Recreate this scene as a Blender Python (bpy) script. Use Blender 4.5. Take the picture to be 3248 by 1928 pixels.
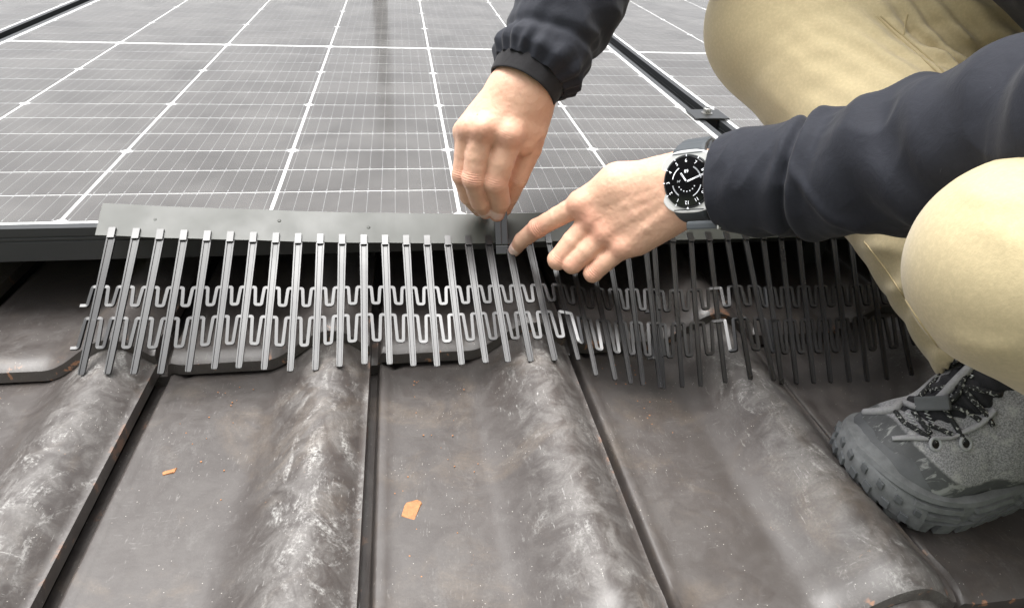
import bpy, bmesh, math, random
import numpy as np
from mathutils import Matrix, Vector
rng = np.random.default_rng(7); random.seed(7)
for o in list(bpy.data.objects): bpy.data.objects.remove(o)
scene = bpy.context.scene
COL = scene.collection

# ------------------------------------------------------------------ camera, sky, sun, exposure
# everything is laid out in the frame of the roof (x along the eaves, y up the slope, z off the roof)
# and tipped to the pitch of the roof at the end
PITCH = math.radians(24)
TIP = Matrix.Rotation(PITCH, 4, 'X')
CR = np.array([[0.98800, -0.14650, 0.04880], [-0.03630, -0.52770, -0.84870], [0.15010, 0.83670, -0.52670]])
CC = np.array([0.3640, -0.7046, 0.3336]); CF = 2130.13; CP = np.array([1624.0, 927.5]); CS = 3248 / 2500
cam = bpy.data.cameras.new('camera'); camo = bpy.data.objects.new('camera', cam); COL.objects.link(camo)
cam.sensor_width = 36; cam.lens = CF / 3248 * 36; cam.shift_y = -36.5 / 3248; cam.clip_start = .01; cam.clip_end = 2000
cm = Matrix.Identity(4)
for i in range(3):
    cm[i][0] = CR[0][i]; cm[i][1] = -CR[1][i]; cm[i][2] = -CR[2][i]; cm[i][3] = CC[i]
camo.matrix_world = TIP @ cm
scene.camera = camo

world = bpy.data.worlds.new('World'); scene.world = world; world.use_nodes = True
SUN_EL = math.radians(71.4); SUN_ROT = math.radians(211)      # rotation: 0 = up the slope (+y), clockwise
wn = world.node_tree; wn.nodes.clear()
wo = wn.nodes.new('ShaderNodeOutputWorld'); wb = wn.nodes.new('ShaderNodeBackground'); ws = wn.nodes.new('ShaderNodeTexSky')
ws.sky_type = 'NISHITA'; ws.sun_disc = False; ws.sun_elevation = SUN_EL; ws.sun_rotation = SUN_ROT
ws.air_density = 1.0; ws.dust_density = 8.0; ws.ozone_density = 1.0
wh = wn.nodes.new('ShaderNodeHueSaturation'); wh.inputs['Saturation'].default_value = 0.12
wn.links.new(ws.outputs[0], wh.inputs['Color']); wn.links.new(wh.outputs[0], wb.inputs[0]); wn.links.new(wb.outputs[0], wo.inputs[0])
wb.inputs[1].default_value = 0.15
sun = bpy.data.lights.new('sun', 'SUN'); sun.energy = 1.5; sun.angle = math.radians(47); sun.color = (1, .985, .955)
suno = bpy.data.objects.new('sun', sun); COL.objects.link(suno)
sd = Vector((math.sin(SUN_ROT) * math.cos(SUN_EL), math.cos(SUN_ROT) * math.cos(SUN_EL), math.sin(SUN_EL)))
suno.rotation_euler = sd.to_track_quat('Z', 'Y').to_euler(); suno.location = (0, 0, 6)
vs = scene.view_settings; vs.view_transform = 'Standard'; vs.look = 'None'; vs.gamma = 1; vs.use_curve_mapping = False
vs.exposure = 0.95
scene.render.engine = 'CYCLES'
scene.cycles.max_bounces = 6; scene.cycles.diffuse_bounces = 3; scene.cycles.glossy_bounces = 3; scene.cycles.transparent_max_bounces = 6

# ------------------------------------------------------------------ helpers
def ray(x, y):
    d = CR.T @ np.array([(x * CS - CP[0]) / CF, (y * CS - CP[1]) / CF, 1.0]); return d / np.linalg.norm(d)
def at(x, y, d): return CC + d * ray(x, y)
def onz(x, y, z):
    v = ray(x, y); return CC + (z - CC[2]) / v[2] * v
def tag(o, label=None, cat=None, group=None, kind=None):
    if label: o['label'] = label
    if cat: o['category'] = cat
    if group: o['group'] = group
    if kind: o['kind'] = kind
    return o
def empty(name, loc=(0, 0, 0), parent=None):
    o = bpy.data.objects.new(name, None); COL.objects.link(o); o.location = Vector(loc); o.empty_display_size = .02
    if parent: o.parent = parent
    return o
def link(name, me, mat, parent=None, loc=None):
    o = bpy.data.objects.new(name, me); COL.objects.link(o)
    if mat is not None and len(me.materials) == 0: me.materials.append(mat)
    if parent is not None:
        o.parent = parent
        o.matrix_parent_inverse = (Matrix.Translation(parent.location) if parent.parent is None else Matrix.Translation(root_of(parent).location)).inverted() if loc is None else Matrix.Identity(4)
    if loc is not None: o.location = Vector(loc)
    return o
def root_of(o):
    while o.parent: o = o.parent
    return o
# parts are modelled in roof coordinates: their parent inverse cancels the thing's own location once
def part(name, me, mat, parent):
    o = bpy.data.objects.new(name, me); COL.objects.link(o)
    if mat is not None and len(me.materials) == 0: me.materials.append(mat)
    o.parent = parent
    if parent.parent is None and parent.type == 'EMPTY': o.location = -parent.location
    return o
def mesh(name, V, F, smooth=False):
    me = bpy.data.meshes.new(name)
    V = np.asarray(V, dtype=np.float32).reshape(-1, 3)
    if isinstance(F, np.ndarray):
        n = F.shape[1]; me.vertices.add(len(V)); me.vertices.foreach_set('co', V.ravel())
        me.loops.add(F.size); me.loops.foreach_set('vertex_index', F.astype(np.int32).ravel())
        me.polygons.add(len(F)); me.polygons.foreach_set('loop_start', np.arange(0, F.size, n, dtype=np.int32))
        me.polygons.foreach_set('loop_total', np.full(len(F), n, dtype=np.int32))
        me.update(calc_edges=True); me.validate()
    else:
        me.from_pydata([tuple(map(float, v)) for v in V], [], F); me.update()
    if smooth: me.polygons.foreach_set('use_smooth', np.ones(len(me.polygons), dtype=bool))
    return me
class MB:
    def __init__(s): s.V = []; s.F = []
    def add(s, V, F):
        n = len(s.V); s.V += [tuple(map(float, v)) for v in V]; s.F += [tuple(n + i for i in f) for f in F]; return s
    def box(s, x0, x1, y0, y1, z0, z1):
        V = [(x, y, z) for x in (x0, x1) for y in (y0, y1) for z in (z0, z1)]
        return s.add(V, [(0, 1, 3, 2), (4, 6, 7, 5), (0, 4, 5, 1), (2, 3, 7, 6), (0, 2, 6, 4), (1, 5, 7, 3)])
    def extrude(s, prof, axis, a, b):      # closed profile (counter-clockwise) swept along a main axis
        n = len(prof); V = []
        for t in (a, b):
            for p, q in prof:
                V.append({0: (t, p, q), 1: (p, t, q), 2: (p, q, t)}[axis])
        F = [(i, (i + 1) % n, n + (i + 1) % n, n + i) for i in range(n)] + [tuple(range(n))[::-1], tuple(range(n, 2 * n))]
        return s.add(V, F)
    def obox(s, c, ax, ay, az):            # oriented box: centre and three half-axis vectors
        c, ax, ay, az = map(np.asarray, (c, ax, ay, az))
        V = [c + i * ax + j * ay + k * az for i in (-1, 1) for j in (-1, 1) for k in (-1, 1)]
        return s.add(V, [(0, 1, 3, 2), (4, 6, 7, 5), (0, 4, 5, 1), (2, 3, 7, 6), (0, 2, 6, 4), (1, 5, 7, 3)])
    def tube(s, pts, r, n=8, caps=True, closed=False, flat=1.0, up=None, ph=0.0):
        P = np.asarray(pts, float); m = len(P); rr = np.full(m, r) if np.isscalar(r) else np.asarray(r)
        T = np.gradient(P, axis=0) if not closed else np.roll(P, -1, 0) - np.roll(P, 1, 0)
        T /= np.linalg.norm(T, axis=1)[:, None] + 1e-12
        u = np.array(up if up is not None else (0.13, 0.31, 0.94)); V = []
        for i in range(m):
            u = u - T[i] * (u @ T[i]); u /= np.linalg.norm(u) + 1e-12; w = np.cross(T[i], u)
            for j in range(n):
                a = 2 * math.pi * (j + ph) / n; V.append(P[i] + rr[i] * (math.cos(a) * w + flat * math.sin(a) * u))
        F = []
        for i in range(m if closed else m - 1):
            k = (i + 1) % m
            for j in range(n): F.append((i * n + j, i * n + (j + 1) % n, k * n + (j + 1) % n, k * n + j))
        if caps and not closed: F += [tuple(range(n))[::-1], tuple(range((m - 1) * n, m * n))]
        return s.add(V, F)
    def build(s, name, mat, parent=None, smooth=False, bevel=0):
        me = mesh(name, s.V, s.F, smooth)
        if bevel:
            bm = bmesh.new(); bm.from_mesh(me)
            bmesh.ops.bevel(bm, geom=[e for e in bm.edges if len(e.link_faces) == 2 and e.calc_face_angle(0) > .6], offset=bevel, segments=2, profile=.6, affect='EDGES', clamp_overlap=True)
            bm.to_mesh(me); bm.free()
        bm = bmesh.new(); bm.from_mesh(me); bmesh.ops.recalc_face_normals(bm, faces=bm.faces); bm.to_mesh(me); bm.free()
        if parent is None:
            o = bpy.data.objects.new(name, me); COL.objects.link(o); me.materials.append(mat); return o
        return part(name, me, mat, parent)
def smooth_path(pts, n=8):                 # Catmull-Rom
    P = np.asarray(pts, float); P = np.vstack([2 * P[0] - P[1], P, 2 * P[-1] - P[-2]]); out = []
    for i in range(1, len(P) - 2):
        for t in np.linspace(0, 1, n, endpoint=False):
            a, b, c, d = P[i - 1], P[i], P[i + 1], P[i + 2]
            out.append(.5 * (2 * b + (c - a) * t + (2 * a - 5 * b + 4 * c - d) * t * t + (3 * b - a - 3 * c + d) * t ** 3))
    out.append(P[-2]); return np.array(out)
def bez(o, width, seg=2, ang=35):
    m = o.modifiers.new('bevel', 'BEVEL'); m.width = width; m.segments = seg; m.limit_method = 'ANGLE'; m.angle_limit = math.radians(ang); return o

# signed-distance modelling: rounded cones and ellipsoids melted together, then surface nets
def sdf_mesh(name, prims, vox, disp=None, pad=.006):
    lo = np.full(3, 1e9); hi = -lo
    for p in prims:
        if p.get('op') == 'sub': continue
        for c, r in ((p['a'], p['ra']), (p['b'], p['rb'])):
            lo = np.minimum(lo, np.asarray(c) - r); hi = np.maximum(hi, np.asarray(c) + r)
    lo -= pad + 2 * vox; hi += pad + 2 * vox
    n = np.ceil((hi - lo) / vox).astype(int) + 1
    ax = [lo[i] + vox * np.arange(n[i]) for i in range(3)]
    D = np.full(n, .05, np.float32)
    for p in prims:
        a = np.asarray(p['a'], float); b = np.asarray(p['b'], float); ra, rb, k = p['ra'], p['rb'], p.get('k', .004)
        ext = k + .01
        l = np.minimum(a - ra, b - rb) - ext; h = np.maximum(a + ra, b + rb) + ext
        i0 = np.clip(np.floor((l - lo) / vox).astype(int), 0, n - 1); i1 = np.clip(np.ceil((h - lo) / vox).astype(int) + 1, 1, n)
        sl = tuple(slice(i0[i], i1[i]) for i in range(3))
        X = np.meshgrid(*(ax[i][sl[i]] for i in range(3)), indexing='ij')
        if 'M' in p:                       # ellipsoid / rounded box in a local frame: a = centre, M rows = axes / half sizes
            L = [sum(p['M'][r][i] * (X[i] - a[i]) for i in range(3)) for r in range(3)]
            if p.get('box'):
                hs = p['box']; rd = p.get('rd', .003)
                q = [np.abs(L[i]) - hs[i] + rd for i in range(3)]
                d = np.sqrt(sum(np.maximum(c, 0) ** 2 for c in q)) + np.minimum(np.maximum(q[0], np.maximum(q[1], q[2])), 0) - rd
            else:
                s = p['s']; k0 = np.sqrt(sum((L[i] / s[i]) ** 2 for i in range(3))); k1 = np.sqrt(sum((L[i] / s[i] ** 2) ** 2 for i in range(3))) + 1e-9
                d = k0 * (k0 - 1) / k1
        else:
            ba = b - a; l2 = ba @ ba
            pa = [X[i] - a[i] for i in range(3)]
            if l2 < 1e-12: d = np.sqrt(sum(c * c for c in pa)) - ra
            else:
                t = np.clip(sum(pa[i] * ba[i] for i in range(3)) / l2, 0, 1)
                # shift along the axis so that the cone's flank stays tangent
                d = np.sqrt(sum((pa[i] - t * ba[i]) ** 2 for i in range(3))) - (ra + (rb - ra) * t)
        d = d.astype(np.float32); e = D[sl]
        if p.get('op') == 'sub':
            d = -d; hh = np.clip(.5 - .5 * (e - d) / k, 0, 1); D[sl] = e * (1 - hh) + d * hh + k * hh * (1 - hh)
        else:
            hh = np.clip(.5 + .5 * (e - d) / k, 0, 1); D[sl] = e * (1 - hh) + d * hh - k * hh * (1 - hh)
    if disp is not None:
        m = np.abs(D) < .02; idx = np.nonzero(m)
        P = np.stack([ax[i][idx[i]] for i in range(3)], 1); D[idx] -= disp(P).astype(np.float32)
    S = D < 0
    c8 = [(i, j, k) for i in (0, 1) for j in (0, 1) for k in (0, 1)]
    sh = [slice(0, -1), slice(1, None)]
    cnt = sum(S[sh[i], sh[j], sh[k]].astype(np.int8) for i, j, k in c8)
    act = (cnt > 0) & (cnt < 8); ci = np.argwhere(act); N = len(ci)
    vid = np.full(act.shape, -1, np.int32); vid[act] = np.arange(N)
    cv = np.stack([D[ci[:, 0] + i, ci[:, 1] + j, ci[:, 2] + k] for i, j, k in c8], 1)
    acc = np.zeros((N, 3)); num = np.zeros(N)
    for u in range(8):
        for w in range(u + 1, 8):
            df = [c8[w][q] - c8[u][q] for q in range(3)]
            if sum(map(abs, df)) != 1: continue
            a, b = cv[:, u], cv[:, w]; m = (a < 0) != (b < 0); t = a[m] / (a[m] - b[m])
            acc[m] += np.array(c8[u]) + t[:, None] * np.array(df); num[m] += 1
    V = lo + vox * (ci + acc / num[:, None]); Fs = []
    for axx in range(3):
        o1, o2 = [(1, 2), (2, 0), (0, 1)][axx]
        s0 = [slice(None)] * 3; s1 = [slice(None)] * 3; s0[axx] = slice(0, -1); s1[axx] = slice(1, None)
        for flip in (0, 1):
            A, B = S[tuple(s0)], S[tuple(s1)]
            e = np.argwhere((A & ~B) if flip == 0 else (~A & B))
            e = e[(e[:, o1] > 0) & (e[:, o2] > 0)]
            if not len(e): continue
            d1 = np.zeros(3, int); d1[o1] = 1; d2 = np.zeros(3, int); d2[o2] = 1
            q = [e, e - d1, e - d1 - d2, e - d2]
            q = [vid[c[:, 0].clip(max=vid.shape[0] - 1), c[:, 1].clip(max=vid.shape[1] - 1), c[:, 2].clip(max=vid.shape[2] - 1)] for c in q]
            f = np.stack(q if flip == 0 else q[::-1], 1); Fs.append(f[(f >= 0).all(1)])
    return mesh(name, V, np.vstack(Fs), True)
def cone(a, b, ra, rb=None, k=.004, **kw): return dict(a=np.asarray(a, float), b=np.asarray(b, float), ra=ra, rb=ra if rb is None else rb, k=k, **kw)
def ell(c, axes, s, k=.004, **kw):
    m = max(s); return dict(a=np.asarray(c, float), b=np.asarray(c, float), ra=m, rb=m, M=[np.asarray(a, float) for a in axes], s=s, k=k, **kw)
def rbox(c, axes, hs, rd=.003, k=.002, **kw):
    m = float(np.linalg.norm(hs)); return dict(a=np.asarray(c, float), b=np.asarray(c, float), ra=m, rb=m, M=[np.asarray(a, float) for a in axes], box=hs, rd=rd, k=k, **kw)
def unit(v): v = np.asarray(v, float); return v / np.linalg.norm(v)
def attr(me, name, vals):
    a = me.attributes.new(name, 'FLOAT', 'POINT'); a.data.foreach_set('value', np.asarray(vals, np.float32))
def verts(me):
    v = np.empty(len(me.vertices) * 3, np.float32); me.vertices.foreach_get('co', v); return v.reshape(-1, 3)
def vnoise(P, seed=0):                     # cheap smooth value noise
    P = np.asarray(P, float); i = np.floor(P).astype(np.int64); f = P - i; f = f * f * (3 - 2 * f); r = 0
    for dx in (0, 1):
        for dy in (0, 1):
            for dz in (0, 1):
                h = ((i[:, 0] + dx) * 374761393 + (i[:, 1] + dy) * 668265263 + (i[:, 2] + dz) * 2147483647 + seed * 974711) & 0xffffffff
                h = ((h ^ (h >> 13)) * 1274126177) & 0xffffffff; h = ((h ^ (h >> 16)) & 0xffff) / 65535.0
                r = r + h * (f[:, 0] if dx else 1 - f[:, 0]) * (f[:, 1] if dy else 1 - f[:, 1]) * (f[:, 2] if dz else 1 - f[:, 2])
    return r * 2 - 1

# ------------------------------------------------------------------ materials
class NM:
    def __init__(s, name):
        s.m = bpy.data.materials.new(name); s.m.use_nodes = True; s.t = s.m.node_tree; s.b = s.t.nodes['Principled BSDF']
        s.out = s.t.nodes['Material Output']
    def n(s, kind, **kw):
        o = s.t.nodes.new('ShaderNode' + kind)
        for k, v in kw.items():
            if k.startswith('i_'): o.inputs[k[2:].replace('_', ' ')].default_value = v
            else: setattr(o, k, v)
        return o
    def l(s, a, b): s.t.links.new(a, b)
    def obj(s): return s.n('TexCoord').outputs['Object']
    def noise(s, co, scale, detail=4, rough=.55, dist=0, out='Fac'):
        x = s.n('TexNoise'); x.inputs['Scale'].default_value = scale; x.inputs['Detail'].default_value = detail
        x.inputs['Roughness'].default_value = rough; x.inputs['Distortion'].default_value = dist
        if co is not None: s.l(co, x.inputs['Vector'])
        return x.outputs[out]
    def map(s, co, sc=(1, 1, 1), rot=(0, 0, 0), loc=None):
        x = s.n('Mapping'); x.inputs['Scale'].default_value = sc; x.inputs['Rotation'].default_value = rot
        s.l(co, x.inputs['Vector'])
        if loc is not None: s.l(loc, x.inputs['Location'])
        return x.outputs[0]
    def ramp(s, v, a, b, lo=0., hi=1.):
        x = s.n('MapRange'); x.interpolation_type = 'SMOOTHSTEP'
        for i, q in ((1, a), (2, b), (3, lo), (4, hi)): x.inputs[i].default_value = q
        s.l(v, x.inputs[0]); return x.outputs[0]
    def math(s, op, a, b=None, c=None):
        x = s.n('Math', operation=op)
        for i, v in enumerate((a, b, c)):
            if v is None: continue
            if isinstance(v, (int, float)): x.inputs[i].default_value = v
            else: s.l(v, x.inputs[i])
        return x.outputs[0]
    def mix(s, f, a, b):
        x = s.n('Mix', data_type='RGBA')
        for i, v in ((0, f), (6, a), (7, b)):
            if isinstance(v, (int, float)): x.inputs[i].default_value = v
            elif isinstance(v, tuple): x.inputs[i].default_value = (*v, 1)
            else: s.l(v, x.inputs[i])
        return x.outputs[2]
    def bump(s, h, strength=.3, dist=.001, prev=None):
        x = s.n('Bump'); x.inputs['Strength'].default_value = strength; x.inputs['Distance'].default_value = dist
        s.l(h, x.inputs['Height'])
        if prev is not None: s.l(prev, x.inputs['Normal'])
        return x.outputs[0]
    def set(s, **kw):
        for k, v in kw.items():
            i = s.b.inputs[k.replace('_', ' ')]
            if isinstance(v, tuple) and len(v) == 3: i.default_value = (*v, 1)
            elif hasattr(v, 'links'): s.l(v, i)
            else: i.default_value = v
        return s
def simple(name, col, rough=.5, var=.15, scale=60, metal=0., bump=0., bscale=400, spec=.5, coat=0):
    M = NM(name); co = M.obj(); f = M.noise(co, scale, 5, .6)
    a = tuple(c * (1 - var) for c in col); b = tuple(min(1, c * (1 + var)) for c in col)
    M.set(Base_Color=M.mix(f, a, b), Roughness=M.ramp(f, .2, .8, rough * .85, min(1, rough * 1.15)), Metallic=metal)
    M.b.inputs['Specular IOR Level'].default_value = spec; M.b.inputs['Coat Weight'].default_value = coat
    if bump: M.set(Normal=M.bump(M.noise(co, bscale, 3), bump, .0006))
    return M.m

def tile_material():
    M = NM('engobed_clay_tile'); co0 = M.obj(); oi = M.n('ObjectInfo')
    off = M.n('CombineXYZ'); M.l(M.math('MULTIPLY', oi.outputs['Random'], 37.0), off.inputs[0]); M.l(M.math('MULTIPLY', oi.outputs['Random'], 91.0), off.inputs[1])
    co = M.map(co0, loc=off.outputs[0]); sx = M.n('SeparateXYZ'); M.l(co0, sx.inputs[0]); X, Y = sx.outputs[0], sx.outputs[1]
    at_ = M.n('Attribute', attribute_name='crown'); crown = at_.outputs['Fac']
    ed = M.n('Attribute', attribute_name='edge').outputs['Fac']
    base = M.mix(M.noise(co, 14, 6, .65, .4), (.044, .037, .034), (.070, .061, .057))
    big = M.noise(co, 9, 3, .55, .6); mid_ = M.noise(co, 38, 5, .65, 1.0); fine = M.noise(co, 420, 4, .7, .3)
    tread = M.ramp(crown, .05, .9)
    # thin film of pale dust, mottled
    film = M.math('MULTIPLY', M.math('MULTIPLY', M.ramp(mid_, .34, .68), M.ramp(fine, .25, .75, .45, 1)), M.ramp(crown, 0, 1, .06, .36))
    col = M.mix(film, base, (.34, .33, .315))
    # hairline scratches in three directions, gathered in patches
    tot = None
    for k, (sc, rot, lo, patch, pl, amp) in enumerate((((640, 90, 60), .30, .61, 12, .50, .42), ((90, 560, 60), .25, .62, 10, .50, .42), ((480, 80, 60), -.75, .61, 14, .50, .48))):
        h = M.ramp(M.noise(M.map(co, sc, (0, 0, rot)), 1, 3, .6, .25), lo, lo + .07)
        h = M.math('MULTIPLY', h, M.ramp(M.noise(M.map(co, (1, 1, 1), (0, 0, k * 1.3)), patch, 4, .65, 1.2), pl, pl + .17)); h = M.math('MULTIPLY', h, M.ramp(fine, .35, .65, amp * .3, amp * 1.3))
        tot = h if tot is None else M.math('MAXIMUM', tot, h)
    tot = M.math('MULTIPLY', tot, M.ramp(crown, 0, .7, .30, 1.0))
    # chalky scuff marks: torn-edged patches made of fine grain
    sc1 = M.math('MULTIPLY', M.ramp(M.noise(M.map(co, (26, 15, 20), (0, 0, .5)), 1, 7, .76, 2.0), .50, .66), M.ramp(fine, .36, .62))
    sc1 = M.math('MULTIPLY', sc1, M.math('MULTIPLY', M.ramp(big, .38, .60), M.ramp(crown, .08, .75, .08, .66)))
    dust = M.math('MAXIMUM', tot, sc1); col = M.mix(M.math('MINIMUM', dust, .8), col, (.49, .485, .465))
    # earthy film in the pan, terracotta where the skin is knocked off
    ef = M.math('MULTIPLY', M.math('MULTIPLY', M.ramp(M.noise(co, 11, 5, .65, 1.2), .50, .72), M.ramp(fine, .3, .7, .4, 1)), .22); col = M.mix(ef, col, (.23, .175, .12))
    rust = M.math('MULTIPLY', M.ramp(M.noise(co, 75, 5, .65, 1.2), .69, .73), M.ramp(big, .45, .6)); col = M.mix(M.math('MULTIPLY', rust, .35), col, (.36, .21, .12))
    chip = M.math('MULTIPLY', M.ramp(M.noise(co, 45, 4, .6, .3), .60, .64), ed); col = M.mix(chip, col, (.38, .185, .10))
    for vs_, vt in ((230, .10), (90, .045)):
        sp = M.n('TexVoronoi', feature='F1'); sp.inputs['Scale'].default_value = vs_; sp.inputs['Randomness'].default_value = 1; M.l(co, sp.inputs['Vector'])
        spk = M.math('MULTIPLY', M.ramp(sp.outputs['Distance'], vt * .6, vt, 1, 0), M.ramp(M.noise(co, 31, 3), .50, .58)); col = M.mix(M.math('MULTIPLY', spk, .7), col, (.58, .55, .50))
    r = M.math('ADD', M.ramp(mid_, .3, .7, .38, .48), M.math('ADD', M.math('MULTIPLY', dust, .35), M.math('MULTIPLY', film, .3)))
    b3 = M.bump(fine, .18, .0007)
    M.set(Base_Color=col, Roughness=r, Normal=b3); M.b.inputs['Specular IOR Level'].default_value = .75
    return M.m
MT = {}
MT['tile'] = tile_material()
MT['clay'] = simple('broken_terracotta', (.37, .175, .080), .9, .55, 220, bump=.5, bscale=700)
MT['batten'] = simple('dark_underlay', (.03, .028, .026), .9)  # plain dark tone of the deck below the tiles
MT['frame'] = simple('black_anodised_aluminium', (.028, .030, .032), .34, .15, 30, metal=0, spec=.7)
MT['rail'] = simple('black_ribbed_aluminium', (.022, .023, .025), .4, .15, 30)
MT['white'] = simple('white_backsheet', (.86, .87, .87), .5, .02, 20)
MT['wire'] = simple('tinned_ribbon', (.36, .37, .38), .45, .05, 50)
MT['steel'] = simple('stainless_steel', (.62, .61, .58), .28, .08, 200, metal=1)
def cell_material():
    M = NM('mono_silicon_cell'); co = M.obj(); oi = M.n('ObjectInfo')
    c = M.mix(oi.outputs['Random'], (.028, .024, .023), (.050, .045, .044))
    M.set(Base_Color=c, Roughness=.42); M.b.inputs['Specular IOR Level'].default_value = .5
    return M.m
MT['cell'] = cell_material()
def glass_material():
    M = NM('textured_solar_glass'); co = M.obj()
    tr = M.n('BsdfTransparent'); gl = M.n('BsdfGlossy'); gl.inputs['Roughness'].default_value = .14
    fr = M.n('Fresnel'); fr.inputs['IOR'].default_value = 1.65; mx = M.n('MixShader')
    df = M.n('BsdfDiffuse'); df.inputs['Color'].default_value = (.60, .59, .57, 1); dm = M.n('MixShader'); M.l(M.ramp(M.noise(co, 9, 5, .65, .5), .25, .8, .07, .16), dm.inputs[0])   # pale veil painted in for bright sky mirrored in the glass
    nb = M.bump(M.noise(co, 5, 2), .02, .02); M.l(nb, gl.inputs['Normal'])
    M.l(fr.outputs[0], mx.inputs[0]); M.l(tr.outputs[0], mx.inputs[1]); M.l(gl.outputs[0], mx.inputs[2]); M.l(mx.outputs[0], dm.inputs[1]); M.l(df.outputs[0], dm.inputs[2]); M.l(dm.outputs[0], M.out.inputs[0])
    return M.m
MT['glass'] = glass_material()
def plastic():
    M = NM('black_moulded_plastic'); co = M.obj(); f = M.noise(co, 40, 4, .6, .5)
    M.set(Base_Color=M.mix(f, (.008, .008, .009), (.014, .014, .015)), Roughness=M.ramp(M.noise(co, 14, 3, .5, .6), .3, .7, .26, .36))
    M.b.inputs['IOR'].default_value = 1.66
    M.set(Normal=M.bump(M.noise(co, 90, 3), .06, .0005)); return M.m
MT['plastic'] = plastic()
MT['clip'] = simple('glossy_black_plastic', (.010, .010, .011), .20, .2, 60, spec=.9); MT['strip'] = simple('matt_black_strip', (.040, .043, .036), .45, .15, 18, bump=.05, bscale=60); MT['strip'].node_tree.nodes['Principled BSDF'].inputs['IOR'].default_value = 1.54

# ------------------------------------------------------------------ roof of interlocking clay tiles
PX, CV, TL = .2125, .345, .405
roof = empty('roof'); tag(roof, kind='structure')
def tile_profile(u):                       # height across one tile, u in tile widths
    z = np.zeros_like(u)
    r = np.clip((u - .47) / .335, 0, 1); z += .0355 * (.5 - .5 * np.cos(math.pi * r)) * (u <= .805)
    q = np.clip((u - .805) / .165, 0, 1); z += np.where(u > .805, .0355 - .0215 * (1 - np.cos(q * math.pi / 2) ** 1.0), 0)
    z += .0035 * np.exp(-((u - .055) / .022) ** 2)
    s = np.clip((u - .018) / .02, 0, 1); z += (-.013) * (1 - s * s * (3 - 2 * s))
    return z
def make_tile(tread=1.0):
    us = np.concatenate([np.linspace(-.05, .016, 4), np.linspace(.02, .04, 6), np.linspace(.05, .44, 14), np.linspace(.47, .80, 18), np.linspace(.82, .985, 12)])
    ys = np.concatenate([[0, .0015, .004, .008, .014], np.linspace(.022, .32, 22), np.linspace(.335, TL, 8)])
    nu, ny = len(us), len(ys); th = .0125
    U, Y = np.meshgrid(us, ys); Z = tile_profile(U)
    # the head end steps down under the next course, the lip is rounded over
    lip = -.0045 * np.clip(1 - Y / .014, 0, 1) ** 2.2
    Z = Z + lip + .0028 * np.exp(-((Y - .022) / .012) ** 2) * (U > .04)
    head = np.clip((Y - .335) / .02, 0, 1); Z = Z - .004 * head * (U > .04) * (U < .5)
    notch = np.exp(-((U - .115) / .02) ** 2) * np.clip((Y - .335) / .01, 0, 1); Z = Z - .006 * notch
    bow = .0010 * np.sin(U * 5 + Y * 8)
    sl = -.052
    top = np.stack([U * PX, Y, Z + bow + sl * Y], -1).reshape(-1, 3); bot = top - [0, 0, th]
    # the free right edge hangs down as a flange over the neighbour's channel
    V = np.vstack([top, bot]); F = []; N = nu * ny; ix = lambda i, j: j * nu + i
    for j in range(ny - 1):
        for i in range(nu - 1):
            F.append((ix(i, j), ix(i + 1, j), ix(i + 1, j + 1), ix(i, j + 1)))
            F.append((N + ix(i, j), N + ix(i, j + 1), N + ix(i + 1, j + 1), N + ix(i + 1, j)))
    for i in range(nu - 1):
        F.append((ix(i, 0), N + ix(i, 0), N + ix(i + 1, 0), ix(i + 1, 0))); F.append((ix(i, ny - 1), ix(i + 1, ny - 1), N + ix(i + 1, ny - 1), N + ix(i, ny - 1)))
    for j in range(ny - 1):
        F.append((ix(0, j), ix(0, j + 1), N + ix(0, j + 1), N + ix(0, j))); F.append((ix(nu - 1, j), N + ix(nu - 1, j), N + ix(nu - 1, j + 1), ix(nu - 1, j + 1)))
    me = mesh('roof_tile', V, F, True)
    uu = np.concatenate([U.ravel()] * 2); yy = np.concatenate([Y.ravel()] * 2)
    attr(me, 'crown', tread * np.exp(-((uu - .80) / .17) ** 2))
    attr(me, 'edge', np.clip(np.exp(-(yy / .005) ** 2) * .8 + np.exp(-((uu - .985) / .008) ** 2) * .3 * (uu > .9) + np.exp(-(uu / .02) ** 2) * .25, 0, 1))
    me.materials.append(MT['tile']); me.set_sharp_from_angle(angle=math.radians(50)); return me
tme = make_tile(); tms = make_tile(.30)
for c in range(-1, 4):
    for k in range(-3, 6):
        o = bpy.data.objects.new('roof_tile', tme if c <= 0 else tms); COL.objects.link(o); o.parent = roof
        o.location = (.111 + PX * k + random.uniform(-.001, .001), -.463 + CV * c + random.uniform(-.003, .003), -.1035 + random.uniform(-.0006, .0006))
        o.rotation_euler = (random.uniform(-.004, .004), random.uniform(-.006, .006), random.uniform(-.004, .004))
part('roof_deck', mesh('roof_deck', [(-30, -8, -.19), (30, -8, -.19), (30, 8, -.19), (-30, 8, -.19)], [(0, 1, 2, 3)]), MT['batten'], roof)

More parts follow.
